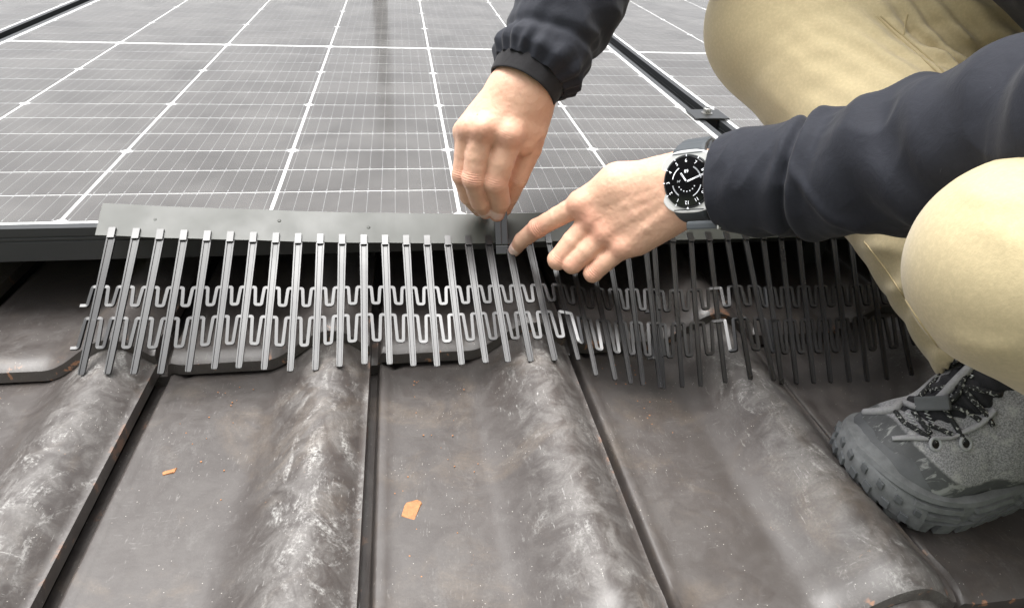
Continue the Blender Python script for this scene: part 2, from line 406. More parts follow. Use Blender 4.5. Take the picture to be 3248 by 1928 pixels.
# ------------------------------------------------------------------ solar panels
CWX, RWY, GX, GY = .212, .0708333, .0042, .0023
def cell_mesh(kind):
    w, h, c = CWX - GX, RWY - GY, .0062
    x0, x1, y0, y1 = GX / 2, GX / 2 + w, GY / 2, GY / 2 + h
    if kind == 0: P = [(x0 + c, y0), (x1 - c, y0), (x1, y0 + c), (x1, y1), (x0, y1), (x0, y0 + c)]
    elif kind == 2: P = [(x0, y0), (x1, y0), (x1, y1 - c), (x1 - c, y1), (x0 + c, y1), (x0, y1 - c)]
    else: P = [(x0, y0), (x1, y0), (x1, y1), (x0, y1)]
    n = len(P); V = [(x, y, -.0009) for x, y in P] + [(x, y, -.0011) for x, y in P]
    me = mesh('cell', V, [tuple(range(n))] + [(i, n + i, n + (i + 1) % n, (i + 1) % n) for i in range(n)]); me.materials.append(MT['cell']); return me
CM = [cell_mesh(i) for i in range(3)]
FX0, FX1, FY0 = -.424, .848, 0.0
ROWS = 24; HALF = .010
FY1 = ROWS * RWY + HALF
def make_panel(dx, label, cols):
    p = empty('solar_panel', (dx + .212, 0, -.038)); tag(p, label, 'solar panel', 'solar panels on the roof')
    m, fw, hz = .0065, .0105, -.038
    x0, x1, y0, y1 = FX0 + dx - m, FX1 + dx + m, FY0 - m, FY1 + m
    part('backsheet', mesh('backsheet', [(x0, y0, -.0013), (x1, y0, -.0013), (x1, y1, -.0013), (x0, y1, -.0013)], [(0, 1, 2, 3)]), MT['white'], p)
    part('glass_pane', mesh('glass_pane', [(x0, y0, -.0003), (x1, y0, -.0003), (x1, y1, -.0003), (x0, y1, -.0003)], [(0, 1, 2, 3)]), MT['glass'], p)
    # frame members, extruded profile with grooves on the outer face (q measured outwards from the glass)
    prof = [(0, 0), (fw, 0), (fw, -.009), (fw - .0012, -.0095), (fw - .0012, -.011), (fw, -.0115), (fw, -.0135), (fw - .0012, -.014), (fw - .0012, -.0155), (fw, -.016), (fw, hz), (-.018, hz), (-.018, hz + .0015), (fw - .0025, hz + .0015), (fw - .0025, -.006), (0, -.006)]
    mb = MB(); mb.extrude([(y0 - q, z) for q, z in prof], 0, x0 - fw, x1 + fw); mb.build('frame_rail', MT['frame'], p)
    mb = MB(); mb.extrude([(y1 + q, z) for q, z in prof], 0, x0 - fw, x1 + fw); mb.build('frame_rail', MT['frame'], p)
    for s, xx in ((1, x1), (-1, x0)):
        mb = MB(); mb.extrude([(xx + s * q, z - .0004) for q, z in prof], 1, y0 - .0005, y1 + .0005); mb.build('frame_rail', MT['frame'], p)
    for c in cols:
        for r in range(ROWS):
            o = part('cell', CM[r % 3], None, p)
            o.location = Vector((FX0 + dx + c * CWX, r * RWY + (HALF if r >= ROWS // 2 else 0), 0)) - p.location
    wb_ = MB(); rg = MB(); nb = 13
    for c in range(6):
        for b in range(nb):
            x = FX0 + dx + c * CWX + (b + .5) * CWX / nb
            for (ya, yb) in ((.003, 12 * RWY - .003), (12 * RWY + HALF + .003, FY1 - .003)):
                wb_.add([(x - .0002, ya, -.0007), (x + .0002, ya, -.0007), (x + .0002, yb, -.0007), (x - .0002, yb, -.0007)], [(0, 1, 2, 3)])
            for r in range(0, 13):
                for s in (-1, 1):
                    yy = r * RWY + s * .0045; q = .0009; L = .0034
                    if yy < 0: continue
                    A = [(x - q, yy), (x, yy + L), (x + q, yy), (x, yy - L)]; B = [(x - q * .4, yy), (x, yy + L * .6), (x + q * .4, yy), (x, yy - L * .6)]
                    rg.add([(a, b_, -.0006) for a, b_ in A + B], [(i, (i + 1) % 4, 4 + (i + 1) % 4, 4 + i) for i in range(4)])
    tag(wb_.build('busbar_wires', MT['wire'], p), kind='stuff'); tag(rg.build('solder_pads', MT['wire'], p), kind='stuff')
    return p
make_panel(0, 'near solar panel being fitted, with the grey comb strip along its lower edge', range(6))
DX2 = (FX1 - FX0) + 2 * (.0065 + .0105) + .026
make_panel(DX2, 'second solar panel to the right, behind the kneeling person, across the dark gap', range(0, 6))
make_panel(-DX2, 'third solar panel, only a corner of it showing at the far left', range(3, 6))
GAPX = FX1 + .017 + .013
# mid clamp and the rail under the gap
mr = empty('mounting_rail', (GAPX, .5, -.1)); tag(mr, 'black ribbed aluminium rail running in the gap between both panels', 'rail')
mb = MB()
for i in range(7):
    x = GAPX - .0135 + i * .0045; mb.box(x - .0015, x + .0015, -.01, 1.7, -.036, -.0315)
mb.box(GAPX - .0145, GAPX + .0145, -.012, 1.72, -.075, -.0362); mb.build('profile', MT['rail'], mr)
cl = empty('panel_clamp', (GAPX, .373, 0)); tag(cl, 'black mid clamp with one steel bolt bridging the two panels', 'clamp')
mb = MB(); mb.box(GAPX - .030, GAPX + .030, .345, .395, .0008, .0038); mb.build('plate', MT['frame'], cl, bevel=.0008)
mb = MB(); mb.box(GAPX - .012, GAPX + .012, .347, .393, -.031, .0006); mb.build('block', MT['rail'], cl)
mb = MB(); mb.tube([(GAPX, .372, .004), (GAPX, .372, .0052)], .0095, 24); mb.build('washer', MT['steel'], cl)
mb = MB(); mb.tube([(GAPX, .372, .0053), (GAPX, .372, .0122), (GAPX, .372, .0132)], [.0068, .0068, .006], 24); b = mb.build('bolt_head', MT['steel'], cl, smooth=False)
mb = MB(); mb.tube([(GAPX, .372, .0133), (GAPX, .372, .0136)], .0034, 6); mb.build('hex_socket', MT['plastic'], b)

# ------------------------------------------------------------------ comb strips (bird guard)
PT = .0226; SLY, SLZ = .0350, .0190; eS = np.array([0, -.879, -.477]); nS = np.array([0, -.477, .879])     # the strip leans back like the tines: its run out and drop
def comb(label, x0, n, rail_x, lift, tips, name='comb_strip', slim=lambda i: 1.0):
    r = empty(name, ((rail_x[0] + rail_x[1]) / 2, -.022, -.02)); tag(r, label, 'bird guard', 'black bird guard comb strips')
    # flexible backing strip, bowed upwards where it is not clipped yet
    N = 60; xs = np.linspace(rail_x[0], rail_x[1], N); V = []; F = []
    def top(x): z, y = lift(x); return y, z
    for x in xs:
        y, z = top(x); lean = .10
        w = .0004 * math.sin(x * 40) + .0003 * math.sin(x * 97)
        for (a, h) in ((0, 0), (0, -1), (.0020, -1), (.0020, 0)):
            V.append((x, y + h * SLY + a * .6 + w, z + h * SLZ - a * .8))
    for i in range(N - 1):
        for j in range(4): F.append((4 * i + j, 4 * i + (j + 1) % 4, 4 * i + 4 + (j + 1) % 4, 4 * i + 4 + j))
    F += [(0, 1, 2, 3), tuple(4 * (N - 1) + j for j in (3, 2, 1, 0))]
    mb = MB().add(V, F); mb.build('backing_strip', MT['strip'], r, smooth=False)
    for q, (fx, fh) in enumerate(((.09, .45), (.30, .35), (.46, .5), (.70, .42), (.86, .5))):      # ejector marks left by the mould
        x = rail_x[0] + fx * (rail_x[1] - rail_x[0]); y, z = top(x); c = np.array([x, y - fh * SLY, z - fh * SLZ]) + nS * .0002
        MB().tube([c - nS * .0003, c + nS * .00005, c + nS * .0002], [.0020, .0018, .0006], 12).build('mould_mark', MT['strip'], r, smooth=True)
    A = []; B = []
    for i in range(n):
        x = x0 + PT * i; y, z = top(x); a = np.array([x, y - SLY - .001, z - SLZ - .001]); b = np.array(tips(i, a)); A.append(a); B.append(b)
        d = unit(b - a); L = np.linalg.norm(b - a); side = unit(np.cross(d, (0, -.45, .9))); nr = unit(np.cross(side, d)); 
        if nr[2] < 0: nr = -nr
        mb = MB(); V = []; F = []
        # channelled blade: two rims with a sunk web, tapering to the tip
        st = [0, .02, .98, 1.0]; wd = [.0042, .0042, .0030, .0026]
        sec = [(-1, -1.1), (-1, .9), (-.62, .9), (-.5, .35), (.5, .35), (.62, .9), (1, .9), (1, -1.1)]
        for t, w in zip(st, wd):
            for s, h in sec: V.append(a + d * L * t + side * s * w * slim(i) + nr * h * .0013 - nr * .004 * math.sin(math.pi * t) * 0)
        m = len(sec)
        for q in range(3):
            for s in range(m): F.append((q * m + s, q * m + (s + 1) % m, (q + 1) * m + (s + 1) % m, (q + 1) * m + s))
        F += [tuple(range(m))[::-1], tuple(range(3 * m, 4 * m))]
        mb.add(V, F)
        mb.obox(a + np.array([0, .0035, .0022]) + nS * .0012, (.0033, 0, 0), eS * .0062, nS * .0013)
        mb.build('tine', MT['plastic'], r)
    A = np.array(A); B = np.array(B)
    def P(s, t):
        s_ = np.clip(s, 0, n - 1); i = int(min(math.floor(s_), n - 2)); f = s_ - i; ex = s - s_
        a = A[i] * (1 - f) + A[i + 1] * f + np.array([ex * PT, 0, 0]); b = B[i] * (1 - f) + B[i + 1] * f + np.array([ex * PT, 0, 0])
        return a + (b - a) * t
    for t1, t2 in ((.372, .508), (.602, .808)):
        pts = []
        for i in range(n):
            pts += [P(i - .66, t2), P(i - .37, t2)] if i == 0 else [P(i - .63, t2), P(i - .37, t2)]
            pts += [P(i - .31, t1), P(i + .31, t1)]
        pts += [P(n - .63, t2)]
        pts = np.array(pts); pts[:, 2] -= .0014
        # round the corners
        out = []
        for q in range(len(pts)):
            if 0 < q < len(pts) - 1:
                for t in (-.25, -.12, 0, .12, .25):
                    a, b, c = pts[q - 1], pts[q], pts[q + 1]
                    pa = b + (a - b) * min(.45, .0018 / (np.linalg.norm(a - b) + 1e-9)); pc = b + (c - b) * min(.45, .0018 / (np.linalg.norm(c - b) + 1e-9)); w = (t + .25) * 2
                    out.append((1 - w) ** 2 * pa + 2 * w * (1 - w) * b + w * w * pc)
            else: out.append(pts[q])
        MB().tube(out, .0022, 4, flat=.8, up=(0, -.43, .9), ph=.5).build('wavy_link', MT['plastic'], r)
    return r
def lift1(x):                              # (z of the top edge, y of the front face)
    t = np.clip((.46 - x) / .41, 0, 1); return .005 + .0205 * t ** 1.5, -.0125
def tips1(i, a):
    if i <= 20:
        return (.0567 + .0237 * i + .0005 * math.sin(i * 1.7), -.1595 - .0009 * i - .0025 * math.sin(i * .95), -.083 + .0015 * math.sin(i * 1.3))
    px = [(1455, 916), (1502, 927), (1540, 936), (1570, 940), (1612, 946)][min(i - 21, 4)]
    p = onz(px[0], px[1], -.082); return tuple(p)
comb('long black comb strip hanging from the near panel edge, left end still unclipped and raised', .0682, 26, (.0530, .6372), lift1, tips1, slim=lambda i: 1.0 if i < 20 else .72)
def lift2(x): return .0025, -.0125
TP2 = [(1620, 948), (1666, 944), (1711, 942), (1771, 933), (1833, 925), (1889, 928), (1909, 937), (1945, 936), (1987, 935), (2028, 933), (2074, 932), (2118, 930), (2166, 925), (2226, 915), (2286, 903), (2345, 890), (2400, 880), (2460, 880)]
def tips2(i, a):
    if i < len(TP2): return tuple(onz(*TP2[i], -.084 if i not in (4, 5) else -.07))
    return (a[0], -.16, -.085)
comb('right-hand comb strip in shade under the pointing arm, beside the boot', .6445, 27, (.6385, 1.245), lift2, tips2, slim=lambda i: .70)

vp = empty('vent_pipe', (.285, 2.35, -.1)); tag(vp, 'dark vent pipe up the slope, showing only as a streak mirrored in the near panel', 'pipe')
MB().tube([(.285, 2.35, -.1), (.285, 2.35, .70)], .030, 20).build('pipe', MT['rail'], vp, smooth=True)
MB().tube([(.285, 2.35, .66), (.285, 2.35, .70), (.285, 2.35, .76)], [.055, .055, .012], 20).build('cowl', MT['rail'], vp)

# the clip pushed on between finger and thumb
ck = empty('mounting_clip', (.4665, -.028, -.01)); tag(ck, 'small black clip pinched between fingers, fixing the comb strip', 'clip')
eL = unit((0, -.55, -.835)); nL = np.array([0, eL[2], -eL[1]]); c0 = np.array([.4666, -.0285, .0095])
for s_ in (-1, 1):
    MB().obox(c0 + np.array([s_ * .0037, 0, 0]) + eL * .0145 + nL * .0052, (.0034, 0, 0), eL * .0185, nL * .0030).build('jaw', MT['clip'], ck, bevel=.0007)
MB().obox(c0 + eL * .0150 + nL * .0046, (.0007, 0, 0), eL * .0180, nL * .0022).build('web', MT['clip'], ck, bevel=.0002)
MB().obox(c0 + eL * -.0050 + nL * .0005, (.0069, 0, 0), eL * .0014, nL * .0075).build('top_bridge', MT['clip'], ck, bevel=.0006)
MB().obox(c0 + eL * .0385 + nL * .0020, (.0069, 0, 0), eL * .0050, nL * .0055).build('lower_hook', MT['clip'], ck, bevel=.0008)
# ------------------------------------------------------------------ debris on the tiles
def flake(name, c, w, l, h, rot, seed, mat, label, nrm=(0, 0, 1)):
    r_ = np.random.default_rng(seed); n = 9; a = np.sort(r_.uniform(0, 2 * math.pi, n)); rad = r_.uniform(.75, 1.1, n)
    ca, sa = math.cos(rot), math.sin(rot); T = []; B = []
    for t, q in zip(a, rad):
        sx = abs(math.cos(t)) ** .6 * math.copysign(1, math.cos(t)) * w * q; sy = abs(math.sin(t)) ** .6 * math.copysign(1, math.sin(t)) * l * q
        x, y = sx * ca - sy * sa, sx * sa + sy * ca
        T.append((c[0] + x * .88, c[1] + y * .88, c[2] + h * r_.uniform(.7, 1.1))); B.append((c[0] + x, c[1] + y, c[2]))
    F = [tuple(range(n)), tuple(range(2 * n - 1, n - 1, -1))] + [(i, n + i, n + (i + 1) % n, (i + 1) % n) for i in range(n)]
    e = empty(name, c); MB().add(T + B, F).build('shard', mat, e, bevel=.0003); tag(e, label, 'tile fragment', 'terracotta fragments on the tiles'); return e
flake('clay_fragment', onz(1008, 1248, -.1125), .0085, .0125, .0032, -.25, 3, MT['clay'], 'largest orange clay shard lying in the pan of the middle tile')
flake('clay_fragment', onz(965, 1240, -.1125), .0028, .0025, .0014, .4, 4, MT['clay'], 'tiny round clay crumb left of the largest orange shard')
flake('clay_fragment', onz(415, 1153, -.1135), .006, .0035, .0014, .5, 5, MT['clay'], 'small flat orange flake on the pan of the left tile')
flake('clay_fragment', onz(985, 1316, -.1125), .005, .003, .0012, -.4, 6, MT['clay'], 'thin orange flake near the bottom, below the largest shard')
flake('clay_fragment', onz(1790, 1268, -.1135), .005, .0035, .0012, .8, 8, MT['clay'], 'small pale orange flake on the tile pan left of the boot')
flake('clay_fragment', onz(130, 916, -.1215), .0125, .0035, .003, .15, 9, MT['clay'], 'long orange sliver under the tile lip at the far left')
flake('clay_fragment', onz(1125, 873, -.1215), .0125, .004, .003, .1, 10, MT['clay'], 'orange sliver under the middle tile lip, behind the comb tines')
flake('clay_fragment', onz(368, 869, -.118), .006, .003, .003, .2, 11, MT['clay'], 'orange chip at the tile corner below the left comb tines')
r_ = np.random.default_rng(21); mb = MB()
for _ in range(150):
    k = r_.integers(-1, 4); u = r_.uniform(.08, .45); y = r_.uniform(-.42, -.14); x = .111 + PX * (k + u); q = r_.uniform(.00025, .0007)
    z = -.1035 - .052 * (y + .463) + .0004
    mb.obox((x, y, z), (q, q * .3, 0), (-q * .3, q, 0), (0, 0, q * .6))
cr = mb.build('clay_crumbs', MT['clay'], None); tag(cr, 'fine clay crumbs and grit scattered over the tile pans', 'grit', kind='stuff')

# ------------------------------------------------------------------ person
person = empty('person', (.98, -.25, -.10)); tag(person, 'person squatting in navy jacket and khaki trousers, both hands at the comb strip', 'person')
def skin_material():
    M = NM('skin'); co = M.obj(); red = M.n('Attribute', attribute_name='red').outputs['Fac']; nail = M.n('Attribute', attribute_name='nail').outputs['Fac']
    cr_ = M.n('Attribute', attribute_name='crease').outputs['Fac']; ph = M.n('Attribute', attribute_name='phase').outputs['Fac']
    n = M.noise(co, 55, 4, .6, .4); n2 = M.noise(co, 700, 2, .5)
    c = M.mix(n, (.68, .395, .270), (.82, .52, .375)); c = M.mix(M.math('MULTIPLY', M.ramp(M.noise(co, 120, 4, .65, .8), .45, .75), .35), c, (.66, .33, .25)); c = M.mix(M.math('MULTIPLY', red, .8), c, (.60, .235, .165))
    pores = M.ramp(n2, .66, .74); c = M.mix(M.math('MULTIPLY', pores, .32), c, (.42, .20, .13))
    c = M.mix(M.math('MULTIPLY', nail, .85), c, (.86, .64, .57)); mole = M.n('Attribute', attribute_name='mole').outputs['Fac']; c = M.mix(mole, c, (.16, .07, .05))
    w = M.math('SINE', M.math('ADD', M.math('MULTIPLY', ph, 2600), M.math('MULTIPLY', M.noise(co, 220, 2), 5)))
    h = M.math('MULTIPLY', w, cr_); b1 = M.bump(h, .45, .0005); b2 = M.bump(M.noise(co, 650, 4, .75), .35, .0006, b1); b3 = M.bump(M.noise(co, 150, 4, .6, .4), .16, .0016, b2)
    M.set(Base_Color=c, Roughness=M.math('SUBTRACT', .50, M.math('MULTIPLY', nail, .18)), Normal=b3)
    M.b.inputs['Subsurface Weight'].default_value = .06; M.b.inputs['Subsurface Radius'].default_value = (1, .35, .2); M.b.inputs['Subsurface Scale'].default_value = .002
    M.b.inputs['Specular IOR Level'].default_value = .35
    return M.m
MT['skin'] = skin_material()
def joint(ox, oy, sc):
    def J(x, y, d): return at((ox + x / sc) / CS, (oy + y / sc) / CS, d)
    def Rr(px, d): return px / sc * d / CF
    return J, Rr
# --- right hand, pinching the clip
J, Q = joint(1400, 200, 2.65)
def chain(J, Q, pts, k):
    return [cone(J(*a[:3]), J(*b[:3]), Q(a[3], a[2]), Q(b[3], b[2]), k if i == 0 else .0012) for i, (a, b) in enumerate(zip(pts[:-1], pts[1:]))]
WR = (690, 225, .648)
RI = [(575, 620, .694, 105), (500, 830, .700, 112), (455, 1000, .706, 102), (492, 1160, .730, 86), (468, 1268, .748, 66)]
RM = [(345, 570, .690, 98), (300, 780, .697, 100), (272, 975, .703, 96), (325, 1160, .728, 84), (372, 1250, .748, 62)]
RG = [(225, 565, .702, 90), (200, 760, .712, 90), (178, 945, .718, 86), (232, 1120, .738, 76), (310, 1235, .756, 52)]
RP = [(190, 580, .716, 85), (185, 760, .732, 72), (215, 930, .742, 68), (290, 1100, .752, 58), (350, 1200, .762, 46)]
RT = [(835, 420, .714, 95), (745, 720, .724, 96), (640, 975, .733, 82), (575, 1130, .750, 68), (540, 1235, .760, 48)]
rp = []
for pts, k in ((RP, .003), (RG, .003), (RM, .003), (RI, .003)): rp += chain(J, Q, pts, k)
# back of the hand: rays from the wrist melted together
wl, wm, wr = (560, 215, .708), (680, 225, .712), (800, 290, .716)
palm = [cone(J(*wl), J(*RG[0][:3]), Q(125, .74), Q(100, .7), .012), cone(J(*wl), J(*RP[0][:3]), Q(115, .74), Q(92, .7), .012), cone(J(*wm), J(*RM[0][:3]), Q(130, .74), Q(108, .69), .012),
        cone(J(*wm), J(*RI[0][:3]), Q(135, .74), Q(118, .69), .012), cone(J(*wr), J(795, 560, .712), Q(118, .72), Q(90, .71), .012),
        cone(J(700, 420, .708), J(680, 660, .711), Q(140, .71), Q(115, .71), .012), cone(J(600, 380, .706), J(480, 560, .696), Q(120, .72), Q(100, .69), .012)]
th = chain(J, Q, RT, .004)
elbowR = np.array([.63, .115, .345])
arm = [cone(J(640, 225, .712), elbowR, .0275, .036, .012), cone(J(745, 240, .714), elbowR, .0275, .036, .012)]
rh = palm + arm + th + rp
# knuckle heads
kn = []
for p, r in ((RI[0], 78), (RM[0], 74), (RG[0], 62)): kn.append(ell(J(p[0] + 5, p[1] - 25, p[2] - .0085), np.eye(3), [Q(r, p[2])] * 3, .010))
rh += kn
for p, r in ((RI[2], 90), (RM[2], 84), (RG[2], 74)): rh.append(ell(J(p[0] - 4, p[1], p[2] - .0018), np.eye(3), [Q(r, p[2])] * 3, .004))
# --- left hand, pointing
J2, Q2 = joint(1580, 440, 2.968)
vW = ray(1678, 443.5); rgt = CR[0] - vW * (CR[0] @ vW); rgt /= np.linalg.norm(rgt); TL_ = math.radians(29)
wn_ = unit(math.cos(TL_) * -vW - math.sin(TL_) * rgt + .06 * CR[1] * 0)      # normal of the watch face
wc = at(1678, 443.5, .612)                                                     # centre of the watch glass
dn = CR[1] + .04 * -rgt; e12 = unit(dn - wn_ * (dn @ wn_)); e3 = np.cross(e12, wn_)
wristL = wc - wn_ * .0275 + e3 * .002
elbowL = at(2920, 232, .446); axL = unit(elbowL - wristL)
LI = [(770, 625, .676, 108), (560, 735, .692, 96), (365, 845, .708, 88), (225, 955, .730, 76), (155, 1050, .748, 60)]
LM = [(880, 760, .676, 105), (700, 960, .680, 98), (560, 1140, .686, 94)]
LG = [(1000, 895, .672, 108), (840, 1050, .676, 103), (700, 1170, .682, 100)]
LP = [(1165, 1030, .668, 96), (1010, 1160, .674, 90), (890, 1265, .680, 86)]
lp = chain(J2, Q2, LI, .003) + chain(J2, Q2, LM, .003) + chain(J2, Q2, LG, .003) + chain(J2, Q2, LP, .003)
# curled middle joints folding back under the palm
for p, q in ((LM[2], (640, 1130, .722)), (LG[2], (800, 1140, .722)), (LP[2], (970, 1200, .718))):
    lp += [cone(J2(*p[:3]), J2(*q), Q2(p[3] * .95, p[2]), Q2(p[3] * .82, q[2]), .003), cone(J2(*q), J2(q[0] + 150, q[1] - 110, q[2] - .004), Q2(p[3] * .82, q[2]), Q2(70, q[2]), .003)]
hw = lambda a, b, ra, rb, k=.013: cone(a, b, ra, rb, k)
w0 = wristL - e3 * 0
wt, wmid, wbt = w0 - e12 * .0105, w0, w0 + e12 * .0115
lpalm = [hw(wt, J2(*LI[0][:3]), .0190, Q2(116, .676)), hw(wmid, J2(*LM[0][:3]), .0195, Q2(112, .676)), hw(wmid, J2(*LG[0][:3]), .0195, Q2(112, .672)), hw(wbt, J2(*LP[0][:3]), .0180, Q2(104, .668)),
         hw(wt, J2(1130, 420, .664), .0185, Q2(165, .664)), hw(J2(1130, 420, .664), J2(800, 590, .684), Q2(165, .664), Q2(100, .68)), hw(wbt, J2(1330, 950, .668), .0180, Q2(130, .668)),
         hw(J2(1300, 470, .690), J2(900, 720, .712), .016, .011), hw(J2(1300, 820, .690), J2(1000, 1000, .705), .014, .010)]
mA, mB, mC = at(1905, 440, .602), at(2130, 410, .572), at(2450, 340, .525)
larm = [hw(wt, mA - e12 * .006, .0205, .022), hw(wbt, mA + e12 * .006, .0200, .022), hw(mA, mB, .026, .028), hw(mB, mC, .028, .028), hw(mC, elbowL + [0, .012, 0], .028, .028)]
lh = lpalm + larm + lp
for p, r, o in ((LI[0], 80, .0075), (LM[0], 76, .0085), (LG[0], 72, .0085), (LP[0], 66, .0075)): lh.append(ell(J2(p[0] + 10, p[1] - 10, p[2] - o), np.eye(3), [Q2(r, p[2])] * 3, .010))
lh.append(ell(J2(LI[2][0] + 6, LI[2][1] - 4, LI[2][2] - .0015), np.eye(3), [Q2(85, .7)] * 3, .004))
# extensor tendons
for p, ws_, off in ((LM[0], wmid, .0072), (LG[0], wmid + e12 * .004, .0072), (LP[0], wbt, .0066)):
    a_ = J2(p[0] + 60, p[1] - 45, p[2] - off - .0035); b_ = ws_ + wn_ * .0165 + (np.asarray(J2(*p[:3])) - ws_) * .25
    m_ = (a_ + b_) / 2 + wn_ * .0012
    lh += [cone(a_, m_, .0032, .0030, .005), cone(m_, b_, .0030, .0026, .006)]
def hand_mesh(name, prims, vox, nails):
    def dsp(P):
        f = .00022 * vnoise(P * 160) + .00018 * vnoise(P * 420, 3)
        for c, ax, n, hl, hw_ in nails:
            sd_ = np.cross(n, ax); q = (np.abs((P - c) @ ax / hl) ** 3 + np.abs((P - c) @ sd_ / hw_) ** 3) ** (1 / 3); m = ((P - c) @ n > -.005) & (np.linalg.norm(P - c, axis=1) < .012)
            f = f - m * (.0006 * np.exp(-((q - 1.08) / .14) ** 2) - .0002 * (q < .95))
        return f
    return sdf_mesh(name, prims, vox, disp=dsp)
NR = [(J(458, 1262, .7400), unit(J(*RI[4][:3]) - J(*RI[3][:3])), unit(CC - J(460, 1255, .74)), .0068, .0054), (J(358, 1272, .742), unit(J(*RM[4][:3]) - J(*RM[3][:3])), unit(CC - J(365, 1275, .742)), .0040, .0050)]
NL = [(J2(130, 1062, .7405), unit(J2(*LI[4][:3]) - J2(*LI[3][:3])), unit(CC - J2(135, 1060, .74)), .0066, .0042)]
def paint(me, reds, creases, nails, moles):
    V = verts(me).astype(float); red = np.zeros(len(V)); cr_ = np.zeros(len(V)); ph = np.zeros(len(V)); nl = np.zeros(len(V)); ml = np.zeros(len(V))
    for c, s, a in reds: red += a * np.exp(-((V - c) ** 2).sum(1) / s ** 2)
    for c, ax, s, a in creases:
        w = a * np.exp(-(((V - c) @ ax) / s) ** 2) * np.exp(-((V - c) ** 2).sum(1) / .014 ** 2); m = w > cr_; cr_[m] = w[m]; ph[m] = ((V - c) @ ax)[m]
    for c, ax, n, hl, hw_ in nails:
        sd_ = np.cross(n, ax); q = np.abs((V - c) @ ax / hl) ** 3 + np.abs((V - c) @ sd_ / hw_) ** 3; q2 = ((V - c) @ n) > -.006
        nl = np.maximum(nl, np.clip((1.15 - q) / .3, 0, 1) * q2)
    for c, s in moles: ml = np.maximum(ml, np.clip(1.6 - ((V - c) ** 2).sum(1) ** .5 / s, 0, 1))
    for n_, v in (('red', np.clip(red, 0, 1)), ('crease', np.clip(cr_, 0, 1)), ('phase', ph), ('nail', nl), ('mole', ml)): attr(me, n_, v)
rme = hand_mesh('body_right', rh, .00095, NR); lme = hand_mesh('body_left', lh, .00100, NL)
cA = lambda J, p, dd=.010: J(p[0], p[1], p[2] - dd)
axis = lambda J, a, b: unit(J(*b[:3]) - J(*a[:3]))
paint(rme, [(cA(J, RI[0]), .013, .55), (cA(J, RM[0]), .012, .6), (cA(J, RG[0]), .011, .5), (cA(J, RI[2]), .009, .6), (cA(J, RM[2]), .009, .6), (cA(J, RG[2]), .009, .6), (J(*RI[4][:3]), .010, .7), (J(*RM[4][:3]), .012, .7), (J(*RT[4][:3]), .008, .3)],
      [(cA(J, RI[2], .009), axis(J, RI[1], RI[2]), .006, .9), (cA(J, RM[2], .009), axis(J, RM[1], RM[2]), .006, 1), (cA(J, RG[2], .008), axis(J, RG[1], RG[2]), .006, .9), (cA(J, RI[0], .012), axis(J, RI[0], RI[1]), .006, .35), (J(680, 1000, .73), axis(J, RT[1], RT[2]), .006, .8)],
      NR, [(J(303, 436, .685), .0008)])
tipn = unit(CC - J2(135, 1060, .74)); tax = axis(J2, LI[3], LI[4])
paint(lme, [(cA(J2, LI[0]), .014, .5), (cA(J2, LM[0]), .014, .6), (cA(J2, LG[0]), .014, .55), (cA(J2, LP[0]), .012, .45), (cA(J2, LI[2]), .011, .7), (J2(*LI[4][:3]), .014, .7), (cA(J2, LM[2]), .010, .45), (cA(J2, LG[2]), .010, .4), (cA(J2, LP[2]), .011, .5)],
      [(cA(J2, LI[2], .009), axis(J2, LI[1], LI[2]), .007, 1), (cA(J2, LP[2], .008), axis(J2, LP[1], LP[2]), .007, .7), (cA(J2, LM[2], .008), axis(J2, LM[1], LM[2]), .006, .4), (J2(215, 930, .722), axis(J2, LI[2], LI[3]), .004, .6)],
      NL, [(J2(1150, 1120, .655), .0013)])
# torso and head, hidden by clothes or out of the picture but shading the scene
shR, shL, chest, pelvis, head = np.array([.82, .01, .48]), np.array([1.02, -.37, .43]), np.array([.94, -.18, .43]), np.array([1.14, -.22, .18]), np.array([.74, -.20, .66])
core = [cone(pelvis, chest, .12, .13, .05), cone(chest, (shR + shL) / 2, .12, .09, .05), cone(shR, shL, .055, .055, .05), cone((shR + shL) / 2, head - [0, 0, .06], .05, .05, .03), ell(head, np.eye(3), [.09, .078, .115], .03),
        cone(head + [-.085, 0, -.01], head + [-.105, 0, -.025], .010, .012, .015), ell(head + [-.02, 0, -.08], np.eye(3), [.055, .05, .05], .03),
        ell(head + [.01, .078, -.01], np.eye(3), [.018, .010, .03], .006), ell(head + [.01, -.078, -.01], np.eye(3), [.018, .010, .03], .006), cone(shR, elbowR, .045, .038, .03), cone(shL, elbowL, .045, .038, .03)]
cme = sdf_mesh('body_core', core, .008)
for n_ in ('red', 'crease', 'phase', 'nail', 'mole'): attr(cme, n_, np.zeros(len(cme.vertices)))
bm = bmesh.new()
for m_ in (rme, lme, cme): bm.from_mesh(m_)
bme = bpy.data.meshes.new('body'); bm.to_mesh(bme); bm.free(); bme.polygons.foreach_set('use_smooth', np.ones(len(bme.polygons), dtype=bool))
part('body', bme, MT['skin'], person)
hair = sdf_mesh('hair', [ell(head + [.015, 0, .02], np.eye(3), [.096, .088, .112], .01), ell(head + [.05, 0, -.03], np.eye(3), [.06, .076, .08], .02)], .006, disp=lambda P: .003 * vnoise(P * 60))
part('hair', hair, simple('dark_hair', (.02, .014, .01), .5), person)

